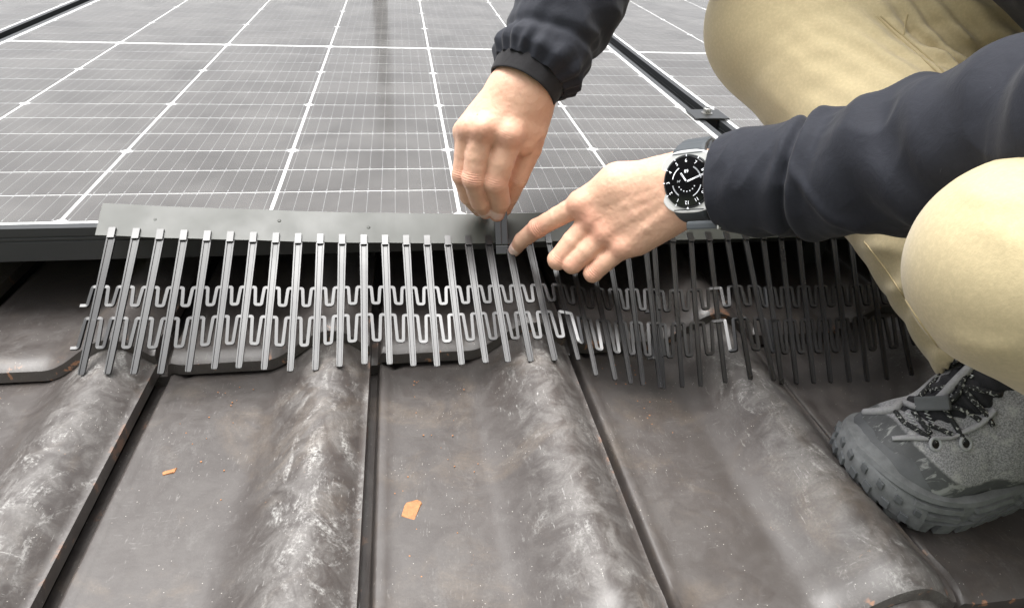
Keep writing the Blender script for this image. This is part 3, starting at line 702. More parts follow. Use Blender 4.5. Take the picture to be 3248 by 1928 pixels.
# --- jacket
def cloth_material(name, col, rough, weave, sheen=.2, var=.12, wrk=.2):
    M = NM(name); co = M.obj(); f = M.noise(co, 25, 5, .6, .5)
    c = M.mix(f, tuple(q * (1 - var) for q in col), tuple(q * (1 + var) for q in col))
    fine = M.noise(co, 900, 3, .7); c = M.mix(M.math('MULTIPLY', fine, .40), c, tuple(q * .55 for q in col)); c = M.mix(M.math('MULTIPLY', M.ramp(M.noise(M.map(co, (1, 1, 1), (.5, .3, .8)), 340, 3, .6), .4, .7), .22), c, tuple(min(1, q * 1.35) for q in col))
    lint = M.math('MULTIPLY', M.ramp(M.noise(M.map(co, (1, 1, .3)), 260, 2, .5, 1), .77, .80), .35); c = M.mix(lint, c, (.35, .35, .36))
    b2 = M.bump(fine, .25, .0005); b3 = M.bump(M.noise(co, 60, 5, .6, 1.2), wrk, .003, b2)
    M.set(Base_Color=c, Roughness=rough, Normal=b3); M.b.inputs['Sheen Weight'].default_value = sheen; M.b.inputs['Sheen Roughness'].default_value = .5
    M.b.inputs['Specular IOR Level'].default_value = .22
    return M.m
MT['jacket'] = cloth_material('navy_ripstop_nylon', (.0235, .0255, .0345), .74, 330, .08)
MT['cuff'] = cloth_material('black_elastic_knit', (.020, .019, .021), .8, 500, .1)
MT['khaki'] = cloth_material('khaki_stretch_cotton', (.56, .465, .280), .85, 420, .25, .06, .05)
MT['seam'] = simple('khaki_topstitch', (.44, .355, .20), .9, .1)
def loft(name, path, rad, mat, parent, disp, nv=160, n=14, up=(0, 0, 1), ecc=1.0, inner=.03, thick=.0012):
    P = smooth_path(path, n); t_ = np.linspace(0, 1, len(path)); T = np.linspace(0, 1, len(P)); R_ = np.interp(T, t_, rad)
    for _ in range(6): R_[1:-1] = (R_[:-2] + 2 * R_[1:-1] + R_[2:]) / 4
    Ls = np.concatenate([[0], np.cumsum(np.linalg.norm(np.diff(P, axis=0), axis=1))]); tg = np.gradient(P, axis=0); tg /= np.linalg.norm(tg, axis=1)[:, None]
    u = np.array(up, float); V = []; ang = np.linspace(0, 2 * math.pi, nv, endpoint=False); rows = []
    fr = []
    for i in range(len(P)):
        u = unit(u - tg[i] * (u @ tg[i])); fr.append((u.copy(), np.cross(tg[i], u)))
    def ring(i, r_off, dflag=1):
        u, w = fr[i]; rr = R_[i] + r_off + disp(Ls[i], ang) * dflag
        return P[i] + (rr * np.cos(ang))[:, None] * u * ecc + (rr * np.sin(ang))[:, None] * w
    ki = int(np.searchsorted(Ls, inner))
    for i in range(ki, 0, -1): rows.append(ring(i, -.0035))
    rows.append(ring(0, -.0028)); r0 = ring(0, -.0006) - tg[0] * .0010; rows.append(r0)
    for i in range(len(P)): rows.append(ring(i, 0))
    V = np.vstack(rows); m = len(rows); F = []
    a = np.arange(nv); b = (a + 1) % nv
    for i in range(m - 1): F.append(np.stack([i * nv + a, i * nv + b, (i + 1) * nv + b, (i + 1) * nv + a], 1))
    return part(name, mesh(name, V, np.vstack(F), True), mat, parent)
def RG1(s, a, fs, fa, seed): return 1 - 2.2 * np.abs(N1(s, a, fs, fa, seed))
def N1(s, a, fs, fa, seed): return vnoise(np.stack([np.full_like(a, s * fs), np.cos(a) * fa, np.sin(a) * fa], 1), seed)
def g(x, w): return np.exp(-(x / w) ** 2)
# left sleeve, cuff folded back once over the watch strap
wq = [(1788, 447, .617), (1840, 444, .607), (1905, 438, .595), (2000, 428, .580), (2130, 408, .560), (2290, 375, .537), (2450, 338, .513), (2610, 302, .490), (2760, 266, .468), (2890, 238, .450)]
lpth = [at(*q) for q in wq] + [elbowL * (1 - t) + shL * t + [.0, .0, .0] for t in (.16, .34, .52, .70, .88)]
lrad = [.0435, .0450, .0440, .0460, .0485, .0500, .0510, .051, .051, .051, .051, .052, .054, .058, .065]
upL = -CR[1]
def dispL(s, a):
    # a = 0 is the upper edge in the picture, a = pi/2 faces away or to the lens depending on the frame
    f = .0018 * N1(s, a, 30, 1.3, 1) + .0006 * N1(s, a, 110, 3, 2) + .0016 * RG1(s + .03 * np.sin(a), a, 22, 1.1, 21) + .0008 * RG1(s - .02 * np.cos(a), a, 55, 2.0, 22)
    crease = .064 + .010 * np.sin(a + .6) + .004 * np.sin(2 * a)                # the deep turn-up fold
    f = f - .0065 * g(s - crease, .0042) + .0040 * g(s - crease - .010, .007) + .0024 * g(s - crease + .009, .008)
    f = f + .0030 * np.sin(a * 2 + s * 95) * g(s - .115, .035) + .0026 * np.sin(a * 3 - s * 120 + 1) * g(s - .165, .05) + .0045 * np.sin(a * 2 + s * 80 + 2) * g(s - .245, .05)
    for (s0, a0, sl, am, wd) in ((.100, 2.2, .030, .0035, .006), (.140, -1.3, -.028, .0040, .007), (.150, -2.2, .030, .0035, .006), (.190, -1.0, -.03, .0045, .008), (.205, -1.9, .025, .004, .007), (.09, -1.6, .02, .003, .006)):
        da = (a - a0 + math.pi) % (2 * math.pi) - math.pi; f = f + am * g(s - s0 - sl * da, wd) * g(da, .9)
    return f
sl = loft('sleeve', lpth, lrad, MT['jacket'], person, dispL, nv=180, n=26, up=upL)
# right sleeve with gathered elastic cuff
rq = [(1280, 212, .664), (1292, 187, .661), (1300, 168, .659)]
upR = CR[0]
def dispC(s, a): return .0008 * N1(s, a, 60, 3, 5)
wpR = lambda t: J(690, 225, .652) * (1 - t) + elbowR * t
wR0 = at(1280, 208, .712); fR = unit(elbowR - wR0); cp = [wR0 + fR * q for q in (-.004, .006, .016)]
loft('cuff', cp, [.0365, .0375, .0380], MT['cuff'], person, dispC, nv=120, n=8, up=upR, inner=.012)
sp_ = [wR0 + fR * .012, wR0 + fR * .022, wR0 + fR * .036, wR0 + fR * .075, wR0 + fR * .12, wR0 + fR * .17, elbowR - fR * .03, elbowR * .85 + shR * .15, elbowR * .66 + shR * .34, elbowR * .45 + shR * .55, elbowR * .2 + shR * .8, shR]
def dispR(s, a):
    f = .0030 * g(s - .012, .010) * (1 + .35 * np.sin(a * 17 + 2 * np.sin(a * 3))) + .0016 * np.sin(a * 17 + 2 * np.sin(a * 3)) * np.exp(-s / .022) + .0020 * N1(s, a, 26, 1.4, 8) + .0008 * N1(s, a, 90, 3, 9) + .0020 * RG1(s + .03 * np.sin(a + 1), a, 24, 1.2, 31) + .0009 * RG1(s - .02 * np.cos(a), a, 60, 2.2, 32)
    f = f - .0035 * g(s - .040 - .010 * np.sin(a + 1), .006) + .0030 * np.sin(2 * a + s * 90) * g(s - .075, .03) + .0025 * np.sin(3 * a - s * 110) * g(s - .12, .04)
    return f
loft('sleeve', sp_, [.0395, .0455, .0470, .0500, .052, .054, .055, .056, .058, .062, .068, .080], MT['jacket'], person, dispR, nv=180, n=22, up=upR, inner=.006)
jb = sdf_mesh('jacket_body', [cone(pelvis + [-.02, 0, .09], chest, .165, .165, .05), cone(chest, (shR + shL) / 2, .15, .11, .05), cone(shR, shL, .085, .085, .05), cone((shR + shL) / 2, (shR + shL) / 2 * .7 + head * .3, .07, .062, .02)], .007, disp=lambda P: .006 * vnoise(P * 18) + .003 * vnoise(P * 45, 2))
part('jacket_body', jb, MT['jacket'], person)

# --- trousers
hem, kneeR, hipR = np.array([.862, -.308, .030]), np.array([.803, .055, .205]), np.array([1.12, -.10, .21])
kneeL, hipL, ankL = at(2520, 655, .455), np.array([1.12, -.36, .19]), np.array([1.10, -.56, -.02])
shinM = np.array([.845, -.130, .120])
def dT(P):
    f = .0012 * vnoise(P * 9, 4) + .0004 * vnoise(P * np.array([60, 25, 25]), 5)
    # drag lines fanning from hip and knee
    d = np.linalg.norm(P - (hipR + [-.06, -.05, .08]), axis=1); q = unit(np.array([.25, .5, .8])); a = (P - hipR) @ q
    f += .0045 * np.sin(a * 230 + 3 * vnoise(P * 14, 6)) * np.exp(-(d / .17) ** 2)
    c3 = at(2370, 110, .80); d3 = np.linalg.norm(P - c3, axis=1); f += .0040 * np.sin(((P - c3) @ unit(CR[0] + .75 * CR[1] * -1)) * 300 + 2.5 * vnoise(P * 18, 9)) * np.exp(-(d3 / .10) ** 2)
    c4 = at(2120, 90, .82); d4 = np.linalg.norm(P - c4, axis=1); f += .0005 * np.sin(((P - c4) @ unit(.35 * CR[0] + CR[1])) * 260 + 2 * vnoise(P * 16, 10)) * np.exp(-(d4 / .09) ** 2)
    d2 = np.linalg.norm(P - (hem + [0, .03, .02]), axis=1); f += .0022 * np.sin((P @ unit(np.array([.2, .9, .4]))) * 190 + 2 * vnoise(P * 20, 7)) * np.exp(-(d2 / .09) ** 2)
    for x0, y0, x1, y1, dd, am, wd in ((2085, 85, 2345, 235, .82, .0030, .0055), (2230, 45, 2440, 190, .80, .0050, .0060), (2285, 40, 2450, 140, .80, .0045, .0050), (2335, 30, 2470, 100, .80, .0045, .0050), (2150, 40, 2260, 120, .82, -.0030, .0050),
                                       (1840, 200, 1990, 300, .84, .0016, .0080), (2095, 600, 2260, 640, .78, .0035, .0060), (2150, 690, 2290, 720, .75, .0035, .0060), (2215, 775, 2330, 790, .72, .0035, .0050), (2250, 820, 2350, 845, .72, -.0035, .0045),
                                       (2330, 480, 2520, 455, .47, .0022, .0060), (2300, 800, 2500, 880, .48, .0025, .0060), (2360, 560, 2520, 590, .46, .0015, .0070)):
        A_, B_ = at(x0, y0, dd), at(x1, y1, dd); n_ = unit(np.cross(B_ - A_, A_ - CC)); q = (P - A_) @ n_; t = ((P - A_) @ (B_ - A_)) / ((B_ - A_) @ (B_ - A_))
        wob = q + .004 * np.sin(t * 4 + x0); near = np.exp(-(np.linalg.norm(P - (A_ + np.clip(t, 0, 1)[:, None] * (B_ - A_)), axis=1) / .11) ** 4)
        f += am * np.exp(-(wob / wd) ** 2) * np.clip(t * 3, 0, 1) * np.clip((1 - t) * 3, 0, 1) * near
    return f
legR = sdf_mesh('trousers', [cone(hem, shinM, .066, .080, .02), cone(shinM, kneeR, .080, .086, .03), cone(kneeR, (kneeR + hipR) / 2 + [0, 0, .01], .086, .100, .03), cone((kneeR + hipR) / 2 + [0, 0, .01], hipR, .100, .125, .03), cone(hipR, hipL, .125, .125, .04),
    cone(hipL, (kneeL * .55 + hipL * .45), .12, .080, .03), cone(kneeL * .55 + hipL * .45, kneeL, .080, .0600, .006), cone(kneeL, kneeL * .5 + ankL * .5, .0600, .062, .006), cone(kneeL * .5 + ankL * .5, ankL, .062, .060, .02), cone(pelvis, pelvis + [.05, 0, .06], .14, .13, .05),
    cone(hem - [0, .030, .018] , hem - [-.002, .085, .050], .060, .060, .001, op='sub')], .0034, disp=dT)
trs = part('trousers', legR, MT['khaki'], person)
from mathutils.bvhtree import BVHTree
def bvh_of(*mes):
    bm_ = bmesh.new()
    for m__ in mes: bm_.from_mesh(m__)
    t = BVHTree.FromBMesh(bm_); bm_.free(); return t
def hit(tree, x, y, off=0.0):
    v = ray(x, y); r = tree.ray_cast(Vector(CC), Vector(v))
    return None if r[0] is None else np.array(r[0]) - v * off
tb = bvh_of(legR)
for nm, pts in (('seam', [(2140, 40), (2190, 88), (2240, 132), (2290, 178), (2330, 222)]), ('seam', [(2150, 40), (2200, 84), (2250, 127), (2300, 172), (2342, 218)]), ('pocket_edge', [(2216, 36), (2210, 60), (2206, 86)]),
                ('seam', [(2110, 590), (2160, 655), (2205, 722), (2250, 790), (2290, 845)])):
    pts = smooth_path([(x, y, 0) for x, y in pts], 10); q = [hit(tb, x, y, .0001) for x, y, _ in pts]; q = [c for c in q if c is not None]
    if len(q) > 2: MB().tube(q, .0008, 6).build(nm, MT['seam'], trs, smooth=True).location = (0, 0, 0)

# ------------------------------------------------------------------ watch on the left wrist
watch = empty('wristwatch', wc); tag(watch, 'round black-faced smartwatch with silver case and grey strap on the wrist', 'watch')
MT['silver'] = simple('brushed_titanium', (.80, .80, .79), .36, .04, 300, metal=.25)
MT['strap'] = simple('grey_silicone', (.062, .070, .078), .6, .12, 80)
MT['blackglass'] = simple('black_watch_glass', (.006, .006, .007), .06, .1, 20, spec=.5)
MT['bezel'] = simple('dark_bezel', (.035, .038, .04), .4, .1, 60, metal=.2)
MT['orange'] = simple('orange_ring', (.75, .22, .05), .5, .1)
def lit(name, col, e):
    M = NM(name); M.set(Base_Color=col, Roughness=.4); M.b.inputs['Emission Color'].default_value = (*col, 1); M.b.inputs['Emission Strength'].default_value = e; return M.m
MT['lit'] = lit('lit_display', (.85, .86, .9), .45); MT['litdim'] = lit('dim_display', (.6, .62, .66), .18)
def wl(x, y, z): return wc + e3 * x + e12 * y + wn_ * z
def disc(rf, z0, z1, n=72, r2=None):
    V = []; a = np.linspace(0, 2 * math.pi, n, endpoint=False)
    for z, k in ((z0, 1), (z1, 1 if r2 is None else r2)): V += [wl(rf(t) * k * math.cos(t), rf(t) * k * math.sin(t), z) for t in a]
    F = [(i, (i + 1) % n, n + (i + 1) % n, n + i) for i in range(n)] + [tuple(range(n))[::-1], tuple(range(n, 2 * n))]
    return MB().add(V, F)
def cushion(R_, e=3.3): return lambda t: R_ / (abs(math.cos(t)) ** e + abs(math.sin(t)) ** e) ** (1 / e)
case = disc(cushion(.0272, 3.0), -.0105, -.0010).build('case', MT['silver'], watch, bevel=.0012)
disc(lambda t: .0236, -.0016, .0004, r2=.975).build('bezel', MT['bezel'], watch, bevel=.0002)
gl_ = disc(lambda t: .0218, .0006, .0012, r2=.98).build('screen', MT['blackglass'], watch)
zt = .00135
def bar(x0, y0, x1, y1, w, mat, name, par, z=zt):
    d = np.array([x1 - x0, y1 - y0]); L = np.linalg.norm(d); d /= L; n = np.array([-d[1], d[0]]) * w / 2
    P4 = [(x0 + n[0], y0 + n[1]), (x1 + n[0], y1 + n[1]), (x1 - n[0], y1 - n[1]), (x0 - n[0], y0 - n[1])]
    return MB().add([wl(a, b, z) for a, b in P4] + [wl(a, b, z - .0001) for a, b in P4], [(0, 1, 2, 3), (7, 6, 5, 4), (0, 4, 5, 1), (1, 5, 6, 2), (2, 6, 7, 3), (3, 7, 4, 0)]).build(name, mat, par)
def pol(h, r): a = math.radians(h * 30); return r * math.sin(a), r * math.cos(a)
for h in range(12):
    if h == 0: continue
    bar(*pol(h, .0218), *pol(h, .0236), .0007, MT['lit'], 'minute_mark', watch, .0006)
MB().add([wl(-.0012, .0236, .0006), wl(.0012, .0236, .0006), wl(0, .0219, .0006)], [(0, 1, 2)]).build('triangle_mark', MT['lit'], watch)
def text(body, x, y, size, rot, mat, name, par):
    cu = bpy.data.curves.new(name, 'FONT'); cu.body = body; cu.size = size; cu.align_x = 'CENTER'; cu.align_y = 'CENTER'; cu.resolution_u = 2
    to = bpy.data.objects.new(name, cu); COL.objects.link(to); dg = bpy.context.evaluated_depsgraph_get()
    me = bpy.data.meshes.new_from_object(to.evaluated_get(dg)); bpy.data.objects.remove(to)
    c, s = math.cos(rot), math.sin(rot)
    for v in me.vertices:
        q = v.co.copy(); v.co = Vector(wl(x + c * q.x - s * q.y, y + s * q.x + c * q.y, zt))
    return part(name, me, mat, par)
for h in range(1, 13): text(str(h), *pol(h, .0180), .0043, -math.radians(h * 30), MT['lit'], 'numeral', watch)
text('89', 0, -.0088, .0042, math.pi, MT['lit'], 'heart_rate_reading', watch)
text('14°', .0075, -.0005, .0030, -math.pi / 2 * 0 + math.pi, MT['litdim'], 'temperature_reading', watch)
# hands: hour towards ten past the 4, minute towards the 8
def hand(tx, ty, w, nm):
    bar(0, 0, tx, ty, w, MT['lit'], nm, watch, zt + .0003)
    bar(tx * .45, ty * .45, tx * .93, ty * .93, w * .38, MT['blackglass'], nm + '_slot', watch, zt + .0005)
hand(.0052, -.0076, .0014, 'hour_hand'); hand(-.0172, -.0056, .0013, 'minute_hand')
disc(lambda t: .0010, zt, zt + .0006).build('hub', MT['bezel'], watch)
for q in range(7):
    a = math.radians(-60 + q * 20); x, y = .0085 * math.sin(a), .0085 * math.cos(a)
    V = [wl(x + .00062 * math.cos(t), y + .00062 * math.sin(t), zt) for t in np.linspace(0, 6.283, 10, endpoint=False)]; MB().add(V, [tuple(range(10))]).build('moon_dot', MT['litdim'], watch)
def arc(r, a0, a1, w, dash, mat, nm):
    mb = MB(); n = 26; an = np.radians(np.linspace(a0, a1, n + 1))
    for i in range(n):
        if dash and i % 2: continue
        P4 = [(r_ * math.sin(t), r_ * math.cos(t)) for r_, t in ((r - w, an[i]), (r + w, an[i]), (r + w, an[i + 1]), (r - w, an[i + 1]))]
        mb.add([wl(a, b, zt) for a, b in P4], [(0, 1, 2, 3)])
    mb.build(nm, mat, watch)
arc(.0138, 35, 80, .0006, True, MT['litdim'], 'dial_arc'); arc(.0138, 102, 150, .0004, False, MT['lit'], 'dial_arc'); arc(.0138, 210, 262, .0006, True, MT['litdim'], 'dial_arc'); arc(.0138, 285, 335, .0004, False, MT['litdim'], 'dial_arc')
MB().tube([wl(.0250, 0, -.006), wl(.0272, 0, -.006)], .0026, 20).build('crown', MT['orange'], watch, bevel=.0004)
# strap round the wrist
ang = np.linspace(0, 2 * math.pi, 73)
sb_ = MB(); V = []; F = []; hwid = .0125; cst = wc - wn_ * .0250
for t in ang[:-1]:
    d_ = math.cos(t); rx, ry = .0350, .0255
    o = cst + e12 * rx * math.sin(t) + wn_ * ry * math.cos(t) * (.62 if math.cos(t) > 0 else 1); nrm = unit(e12 * math.sin(t) / rx + wn_ * math.cos(t) / ry)
    hw_ = hwid * (1.0 + .35 * max(0, math.cos(t)))
    for a_, b_ in ((-hw_, 0), (-hw_ * .9, .0022), (-hw_ * .45, .0030), (-hw_ * .4, .0024), (hw_ * .4, .0024), (hw_ * .45, .0030), (hw_ * .9, .0022), (hw_, 0)): V.append(o + e3 * a_ + nrm * b_)
m = 8; n = 72
for i in range(n):
    k = (i + 1) % n
    for j in range(m): F.append((i * m + j, i * m + (j + 1) % m, k * m + (j + 1) % m, k * m + j))
sb_.add(V, F).build('strap', MT['strap'], watch, smooth=False)
# keeper tongue and buckle pin under the wrist edge
kc = at(1716, 549, .604)
kp = MB(); kp.obox(kc, e3 * .0150, wn_ * .0024 + e12 * .0006, e12 * .0034); kp.build('strap_tongue', MT['strap'], watch, bevel=.0018)
kp = MB(); b0 = kc - e3 * .0158; kp.tube([b0 - wn_ * .006 - e12 * .002, b0 - wn_ * .006 + e12 * .003, b0 + wn_ * .004 + e12 * .003, b0 + wn_ * .004 - e12 * .002], .0009, 8).build('buckle', MT['silver'], watch)

for sg in (-1, 1):
    sh_ = MB(); V = []
    for t, (yy, zz, hw__, th_) in enumerate(((.0235, -.0035, .0165, .0030), (.0275, -.0055, .0150, .0030), (.0315, -.0100, .0138, .0028), (.0345, -.0165, .0130, .0026), (.0362, -.0240, .0126, .0026))):
        for q_, r_2 in ((-1, -1), (-1, .5), (-.85, 1), (.85, 1), (1, .5), (1, -1)): V.append(wl(q_ * hw__, sg * (yy + r_2 * th_ * (.15 + .2 * t)), zz + r_2 * th_ * (1 - .18 * t)))
    F = []
    for t in range(4):
        for q_ in range(6): F.append((t * 6 + q_, t * 6 + (q_ + 1) % 6, t * 6 + 6 + (q_ + 1) % 6, t * 6 + 6 + q_))
    F += [tuple(range(6))[::-1], tuple(range(24, 30))]; sh_.add(V, F).build('strap_shoulder', MT['strap'], watch, bevel=.0004)

# ------------------------------------------------------------------ boot
ba = math.radians(2); BT = np.array([.728, -.352, -.0905]); bs = np.array([math.cos(ba), math.sin(ba), 0]); bn = np.array([math.sin(ba), -math.cos(ba), 0]); bh = np.array([0, 0, 1.0])
def bl(s, n, h): return BT + bs * s + bn * n + bh * h
boot = empty('boot', bl(.14, 0, -.017), person)
boot.location = Vector(bl(.14, 0, -.017)) - person.location; boot['label'] = 'scuffed grey hiking boot with rubber toe cap and speckled laces'
def bpart(name, me, mat):
    o = bpy.data.objects.new(name, me); COL.objects.link(o)
    if len(me.materials) == 0: me.materials.append(mat)
    o.parent = boot; o.location = -Vector(bl(.14, 0, -.017)); return o
def bbuild(mb, name, mat, smooth=False, bevel=0):
    o = mb.build(name, mat, None, smooth, bevel); o.parent = boot; o.location = -Vector(bl(.14, 0, -.017)); return o
def boot_material():
    M = NM('boot_upper'); co = M.obj(); fab = M.n('Attribute', attribute_name='fab').outputs['Fac']
    n = M.noise(co, 60, 5, .65, .6); sc = M.noise(M.map(co, (40, 160, 90)), 1, 5, .7, 1)
    rub = M.mix(n, (.036, .038, .041), (.105, .109, .112)); rub = M.mix(M.math('MULTIPLY', M.ramp(sc, .52, .66), .7), rub, (.36, .37, .36))
    fb = M.mix(M.ramp(M.noise(co, 800, 4, .75), .35, .65), (.15, .15, .16), (.40, .40, .41)); fb = M.mix(M.math('MULTIPLY', M.ramp(M.noise(co, 70, 4, .7), .5, .7), .5), fb, (.50, .50, .48))
    M.set(Base_Color=M.mix(fab, rub, fb), Roughness=M.ramp(fab, 0, 1, .62, .95))
    b = M.bump(M.noise(co, 900, 2), .3, .0005); b2 = M.bump(n, .25, .0012, b); M.set(Normal=b2); return M.m
MT['boot'] = boot_material()
MT['rubber'] = (lambda M: M)(simple('dusty_grey_rubber', (.098, .104, .110), .75, .45, 70, bump=.4, bscale=300))
MT['cap'] = simple('scuffed_black_rubber', (.085, .089, .094), .6, .6, 45, bump=.3, bscale=250)
MT['midsole'] = simple('dusty_midsole', (.150, .156, .160), .8, .6, 120, bump=.4, bscale=350)
MT['tongue'] = simple('black_ribbed_mesh', (.018, .018, .022), .85, .3, 500, bump=.8, bscale=1200)
MT['fabric'] = simple('grey_boot_textile', (.33, .33, .34), .95, .35, 500, bump=.6, bscale=1300)
def lace_mat():
    M = NM('speckled_lace'); co = M.obj(); v = M.noise(co, 420, 2, .5, .3); M.set(Base_Color=M.mix(M.ramp(v, .57, .62), (.018, .019, .020), (.36, .37, .35)), Roughness=.9, Normal=M.bump(M.noise(co, 1200, 2), .6, .0005)); return M.m
MT['lace'] = lace_mat()
bax = [bs, bn, bh]
up_ = [ell(bl(.046, 0, .027), bax, [.046, .045, .031], .01), cone(bl(.058, 0, .026), bl(.108, -.004, .058), .040, .043, .02), cone(bl(.110, 0, .045), bl(.215, 0, .042), .043, .037, .02),
       cone(bl(.122, 0, .065), bl(.140, .0, .125), .044, .046, .02), cone(bl(.05, 0, .018), bl(.22, 0, .020), .046, .038, .012), cone(bl(.142, 0, .150), bl(.140, 0, .105), .036, .034, .004, op='sub')]
ume = sdf_mesh('upper', up_, .0017, disp=lambda P: .0006 * vnoise(P * 90) + .0009 * vnoise(P * 35, 2))
V_ = verts(ume).astype(float) - BT; s_, n_, h_ = V_ @ bs, V_ @ bn, V_ @ bh
edge_ = np.maximum(.034, .056 - .42 * (s_ - .02)) + .004 * np.sin(s_ * 90)
attr(ume, 'fab', np.clip((h_ - edge_) / .0015, 0, 1) * np.clip((s_ - .024) / .002, 0, 1))
bpart('upper', ume, MT['boot'])
# rubber toe cap with its folded-back edge, and the climbing rand along the side
tc = [ell(bl(.043, 0, .026), bax, [.0465, .0478, .0335], .006), rbox(bl(.098, 0, .06), [unit(bs + .35 * bh), bn, unit(bh - .35 * bs)], [.062, .09, .09], .002, .003, op='sub')]
bpart('toe_cap', sdf_mesh('toe_cap', tc, .0014, disp=lambda P: .0004 * vnoise(P * 120)), MT['cap'])
# sole: outline swept up in layers, lugs cut into the lower edge
def outline(n=220):
    P_ = smooth_path([(-.004, 0), (.004, .028), (.026, .047), (.065, .053), (.105, .047), (.145, .041), (.20, .041), (.245, .029), (.258, 0), (.245, -.029), (.20, -.038), (.145, -.042), (.105, -.049), (.065, -.052), (.026, -.045), (.004, -.027), (-.004, 0)], 16)
    d = np.concatenate([[0], np.cumsum(np.linalg.norm(np.diff(P_, axis=0), axis=1))]); t = np.linspace(0, d[-1], n, endpoint=False)
    return np.stack([np.interp(t, d, P_[:, 0]), np.interp(t, d, P_[:, 1])], 1), t
OL, ot = outline(360); on_ = np.roll(OL, -1, 0) - np.roll(OL, 1, 0); on_ = np.stack([-on_[:, 1], on_[:, 0]], 1); on_ /= np.linalg.norm(on_, axis=1)[:, None]
if (on_ * (OL - [.14, 0])).sum() < 0: on_ = -on_
spring = .016 * np.clip(1 - OL[:, 0] / .07, 0, 1) ** 2
lug = (((ot + .003 * np.sin(ot * 45)) % .0195) < .0145).astype(float)
def layer(h, off, low=0.0): 
    Q_ = OL + on_ * off; return np.stack([bl(a, b, hh) for (a, b), hh in zip(Q_, h + spring * (1 - .25 * np.clip(h / .04, 0, 1)))])
LZ = [(-.017, -.012), (-.017, -.0005), (-.006, .0020), (.0005, .0034), (.0012, .0002), (.0045, .0002), (.0055, .0040), (.012, .0048), (.0128, .0012), (.0165, .0012), (.0174, .0050), (.0225, .0042), (.0232, .0006), (.0255, .0006), (.0262, .0034), (.031, .0020), (.033, -.004)]
rows = []
for i, (h, off) in enumerate(LZ):
    h = h * .82
    hh = np.full(len(OL), h); oo = np.full(len(OL), off)
    if i < 3: hh = hh + np.where(lug > 0, 0, .0050) * (1 if i < 2 else .4); oo = oo - np.where(lug > 0, 0, .003)
    oo = oo + .0007 * np.sin(ot * 300) * (i in (6, 7)) - .0030 * ((ot % .052) > .040) * (i in (6, 7, 10, 11))
    Q_ = OL + on_ * oo[:, None]; rows.append(np.stack([bl(a, b, z) for (a, b), z in zip(Q_, hh + spring)]))
nO = len(OL); a = np.arange(nO); b = (a + 1) % nO; F = [np.stack([i * nO + a, i * nO + b, (i + 1) * nO + b, (i + 1) * nO + a], 1) for i in range(len(rows) - 1)]
V = np.vstack(rows + [np.array([bl(.12, 0, -.010)])]); Fl = [tuple(map(int, f)) for f in np.vstack(F)] + [(int(j), int(i), len(V) - 1) for i, j in zip(a, b)]
so = MB().add(V, Fl); bbuild(so, 'sole', MT['midsole'])
ti = [i for i in range(-36, 37)]; TB = []; TR = []
for k_, (h, off) in enumerate(((.006, .0040), (.016, .0058), (.026, .0050), (.033, .0010), (.036, -.005))):
    TB.append(np.stack([bl(OL[i][0] + on_[i][0] * off + .35 * max(0, h - .028), OL[i][1] + on_[i][1] * off, h - .014 * (abs(i) / 36) ** 2 + spring[i] * .6) for i in ti]))
V = np.vstack(TB); nT = len(ti); Fl = [(r * nT + c, r * nT + c + 1, (r + 1) * nT + c + 1, (r + 1) * nT + c) for r in range(4) for c in range(nT - 1)]
bbuild(MB().add(V, Fl), 'toe_bumper', MT['midsole'], True)
# moulded lugs climbing the toe bumper
for i in range(-28, 29, 8):
    for h, sc_ in ((.011, 1.0), (.023, .8)):
        k_ = i + (4 if h > .02 else 0); o_ = OL[k_] + on_[k_] * .0058; tn = np.array([-on_[k_][1], on_[k_][0]])
        c = bl(o_[0], o_[1], h + spring[k_] * .6 - .014 * (abs(k_) / 36) ** 2)
        mb = MB(); mb.obox(c, (bs * tn[0] + bn * tn[1]) * .0034 * sc_ + bh * .0012, bh * .0036 * sc_, (bs * on_[k_][0] + bn * on_[k_][1]) * .0016); bbuild(mb, 'toe_lug', MT['rubber'], False, .0006)
# tongue, padded textile eyestays, laces, eyelets, toggle
tp = [bl(.036, -.008, .036), bl(.060, -.006, .052), bl(.085, -.004, .078), bl(.105, -.002, .110), bl(.112, 0, .135)]
tg_ = sdf_mesh('tongue', [cone(a_, b_, .0215, .0235, .008) for a_, b_ in zip(tp[:-1], tp[1:])], .0016, disp=lambda P: .0012 * np.sin((P @ unit(np.array(tp[-1]) - tp[0])) * 620) + .0005 * vnoise(P * 200))
bpart('tongue', tg_, MT['tongue'])
btree = bvh_of(ume, tg_)
def bpx(x, y, n=0, off=.0012):             # point on the boot where the line of sight meets it
    q = hit(btree, x, y, off); return q if q is not None else onz(x, y, BT[2] + .06 + max(0, (1000 - y)) * .0005)
def bpath(pts, n=8, off=.0012): return smooth_path([bpx(*p, off) for p in pts], n)
es = [[(2178, 1070, .026), (2220, 1068, .034), (2266, 1070, .037), (2320, 1068, .038), (2350, 1055, .036), (2392, 1035, .034), (2430, 1000, .032)],
      [(2112, 1006, -.012), (2150, 1004, -.020), (2182, 998, -.024), (2196, 984, -.026), (2212, 984, -.028), (2240, 992, -.030), (2290, 975, -.034), (2330, 935, -.036), (2372, 892, -.036)]]
for i, pts in enumerate(es):
    mb = MB(); pp = bpath(pts, 8); mb.tube(pp, (.0024 if i == 0 else .0042) * (1 + .2 * np.sin(np.linspace(0, 9, len(pp)))), 12, flat=.75); bbuild(mb, 'eyestay', MT['fabric'], True)
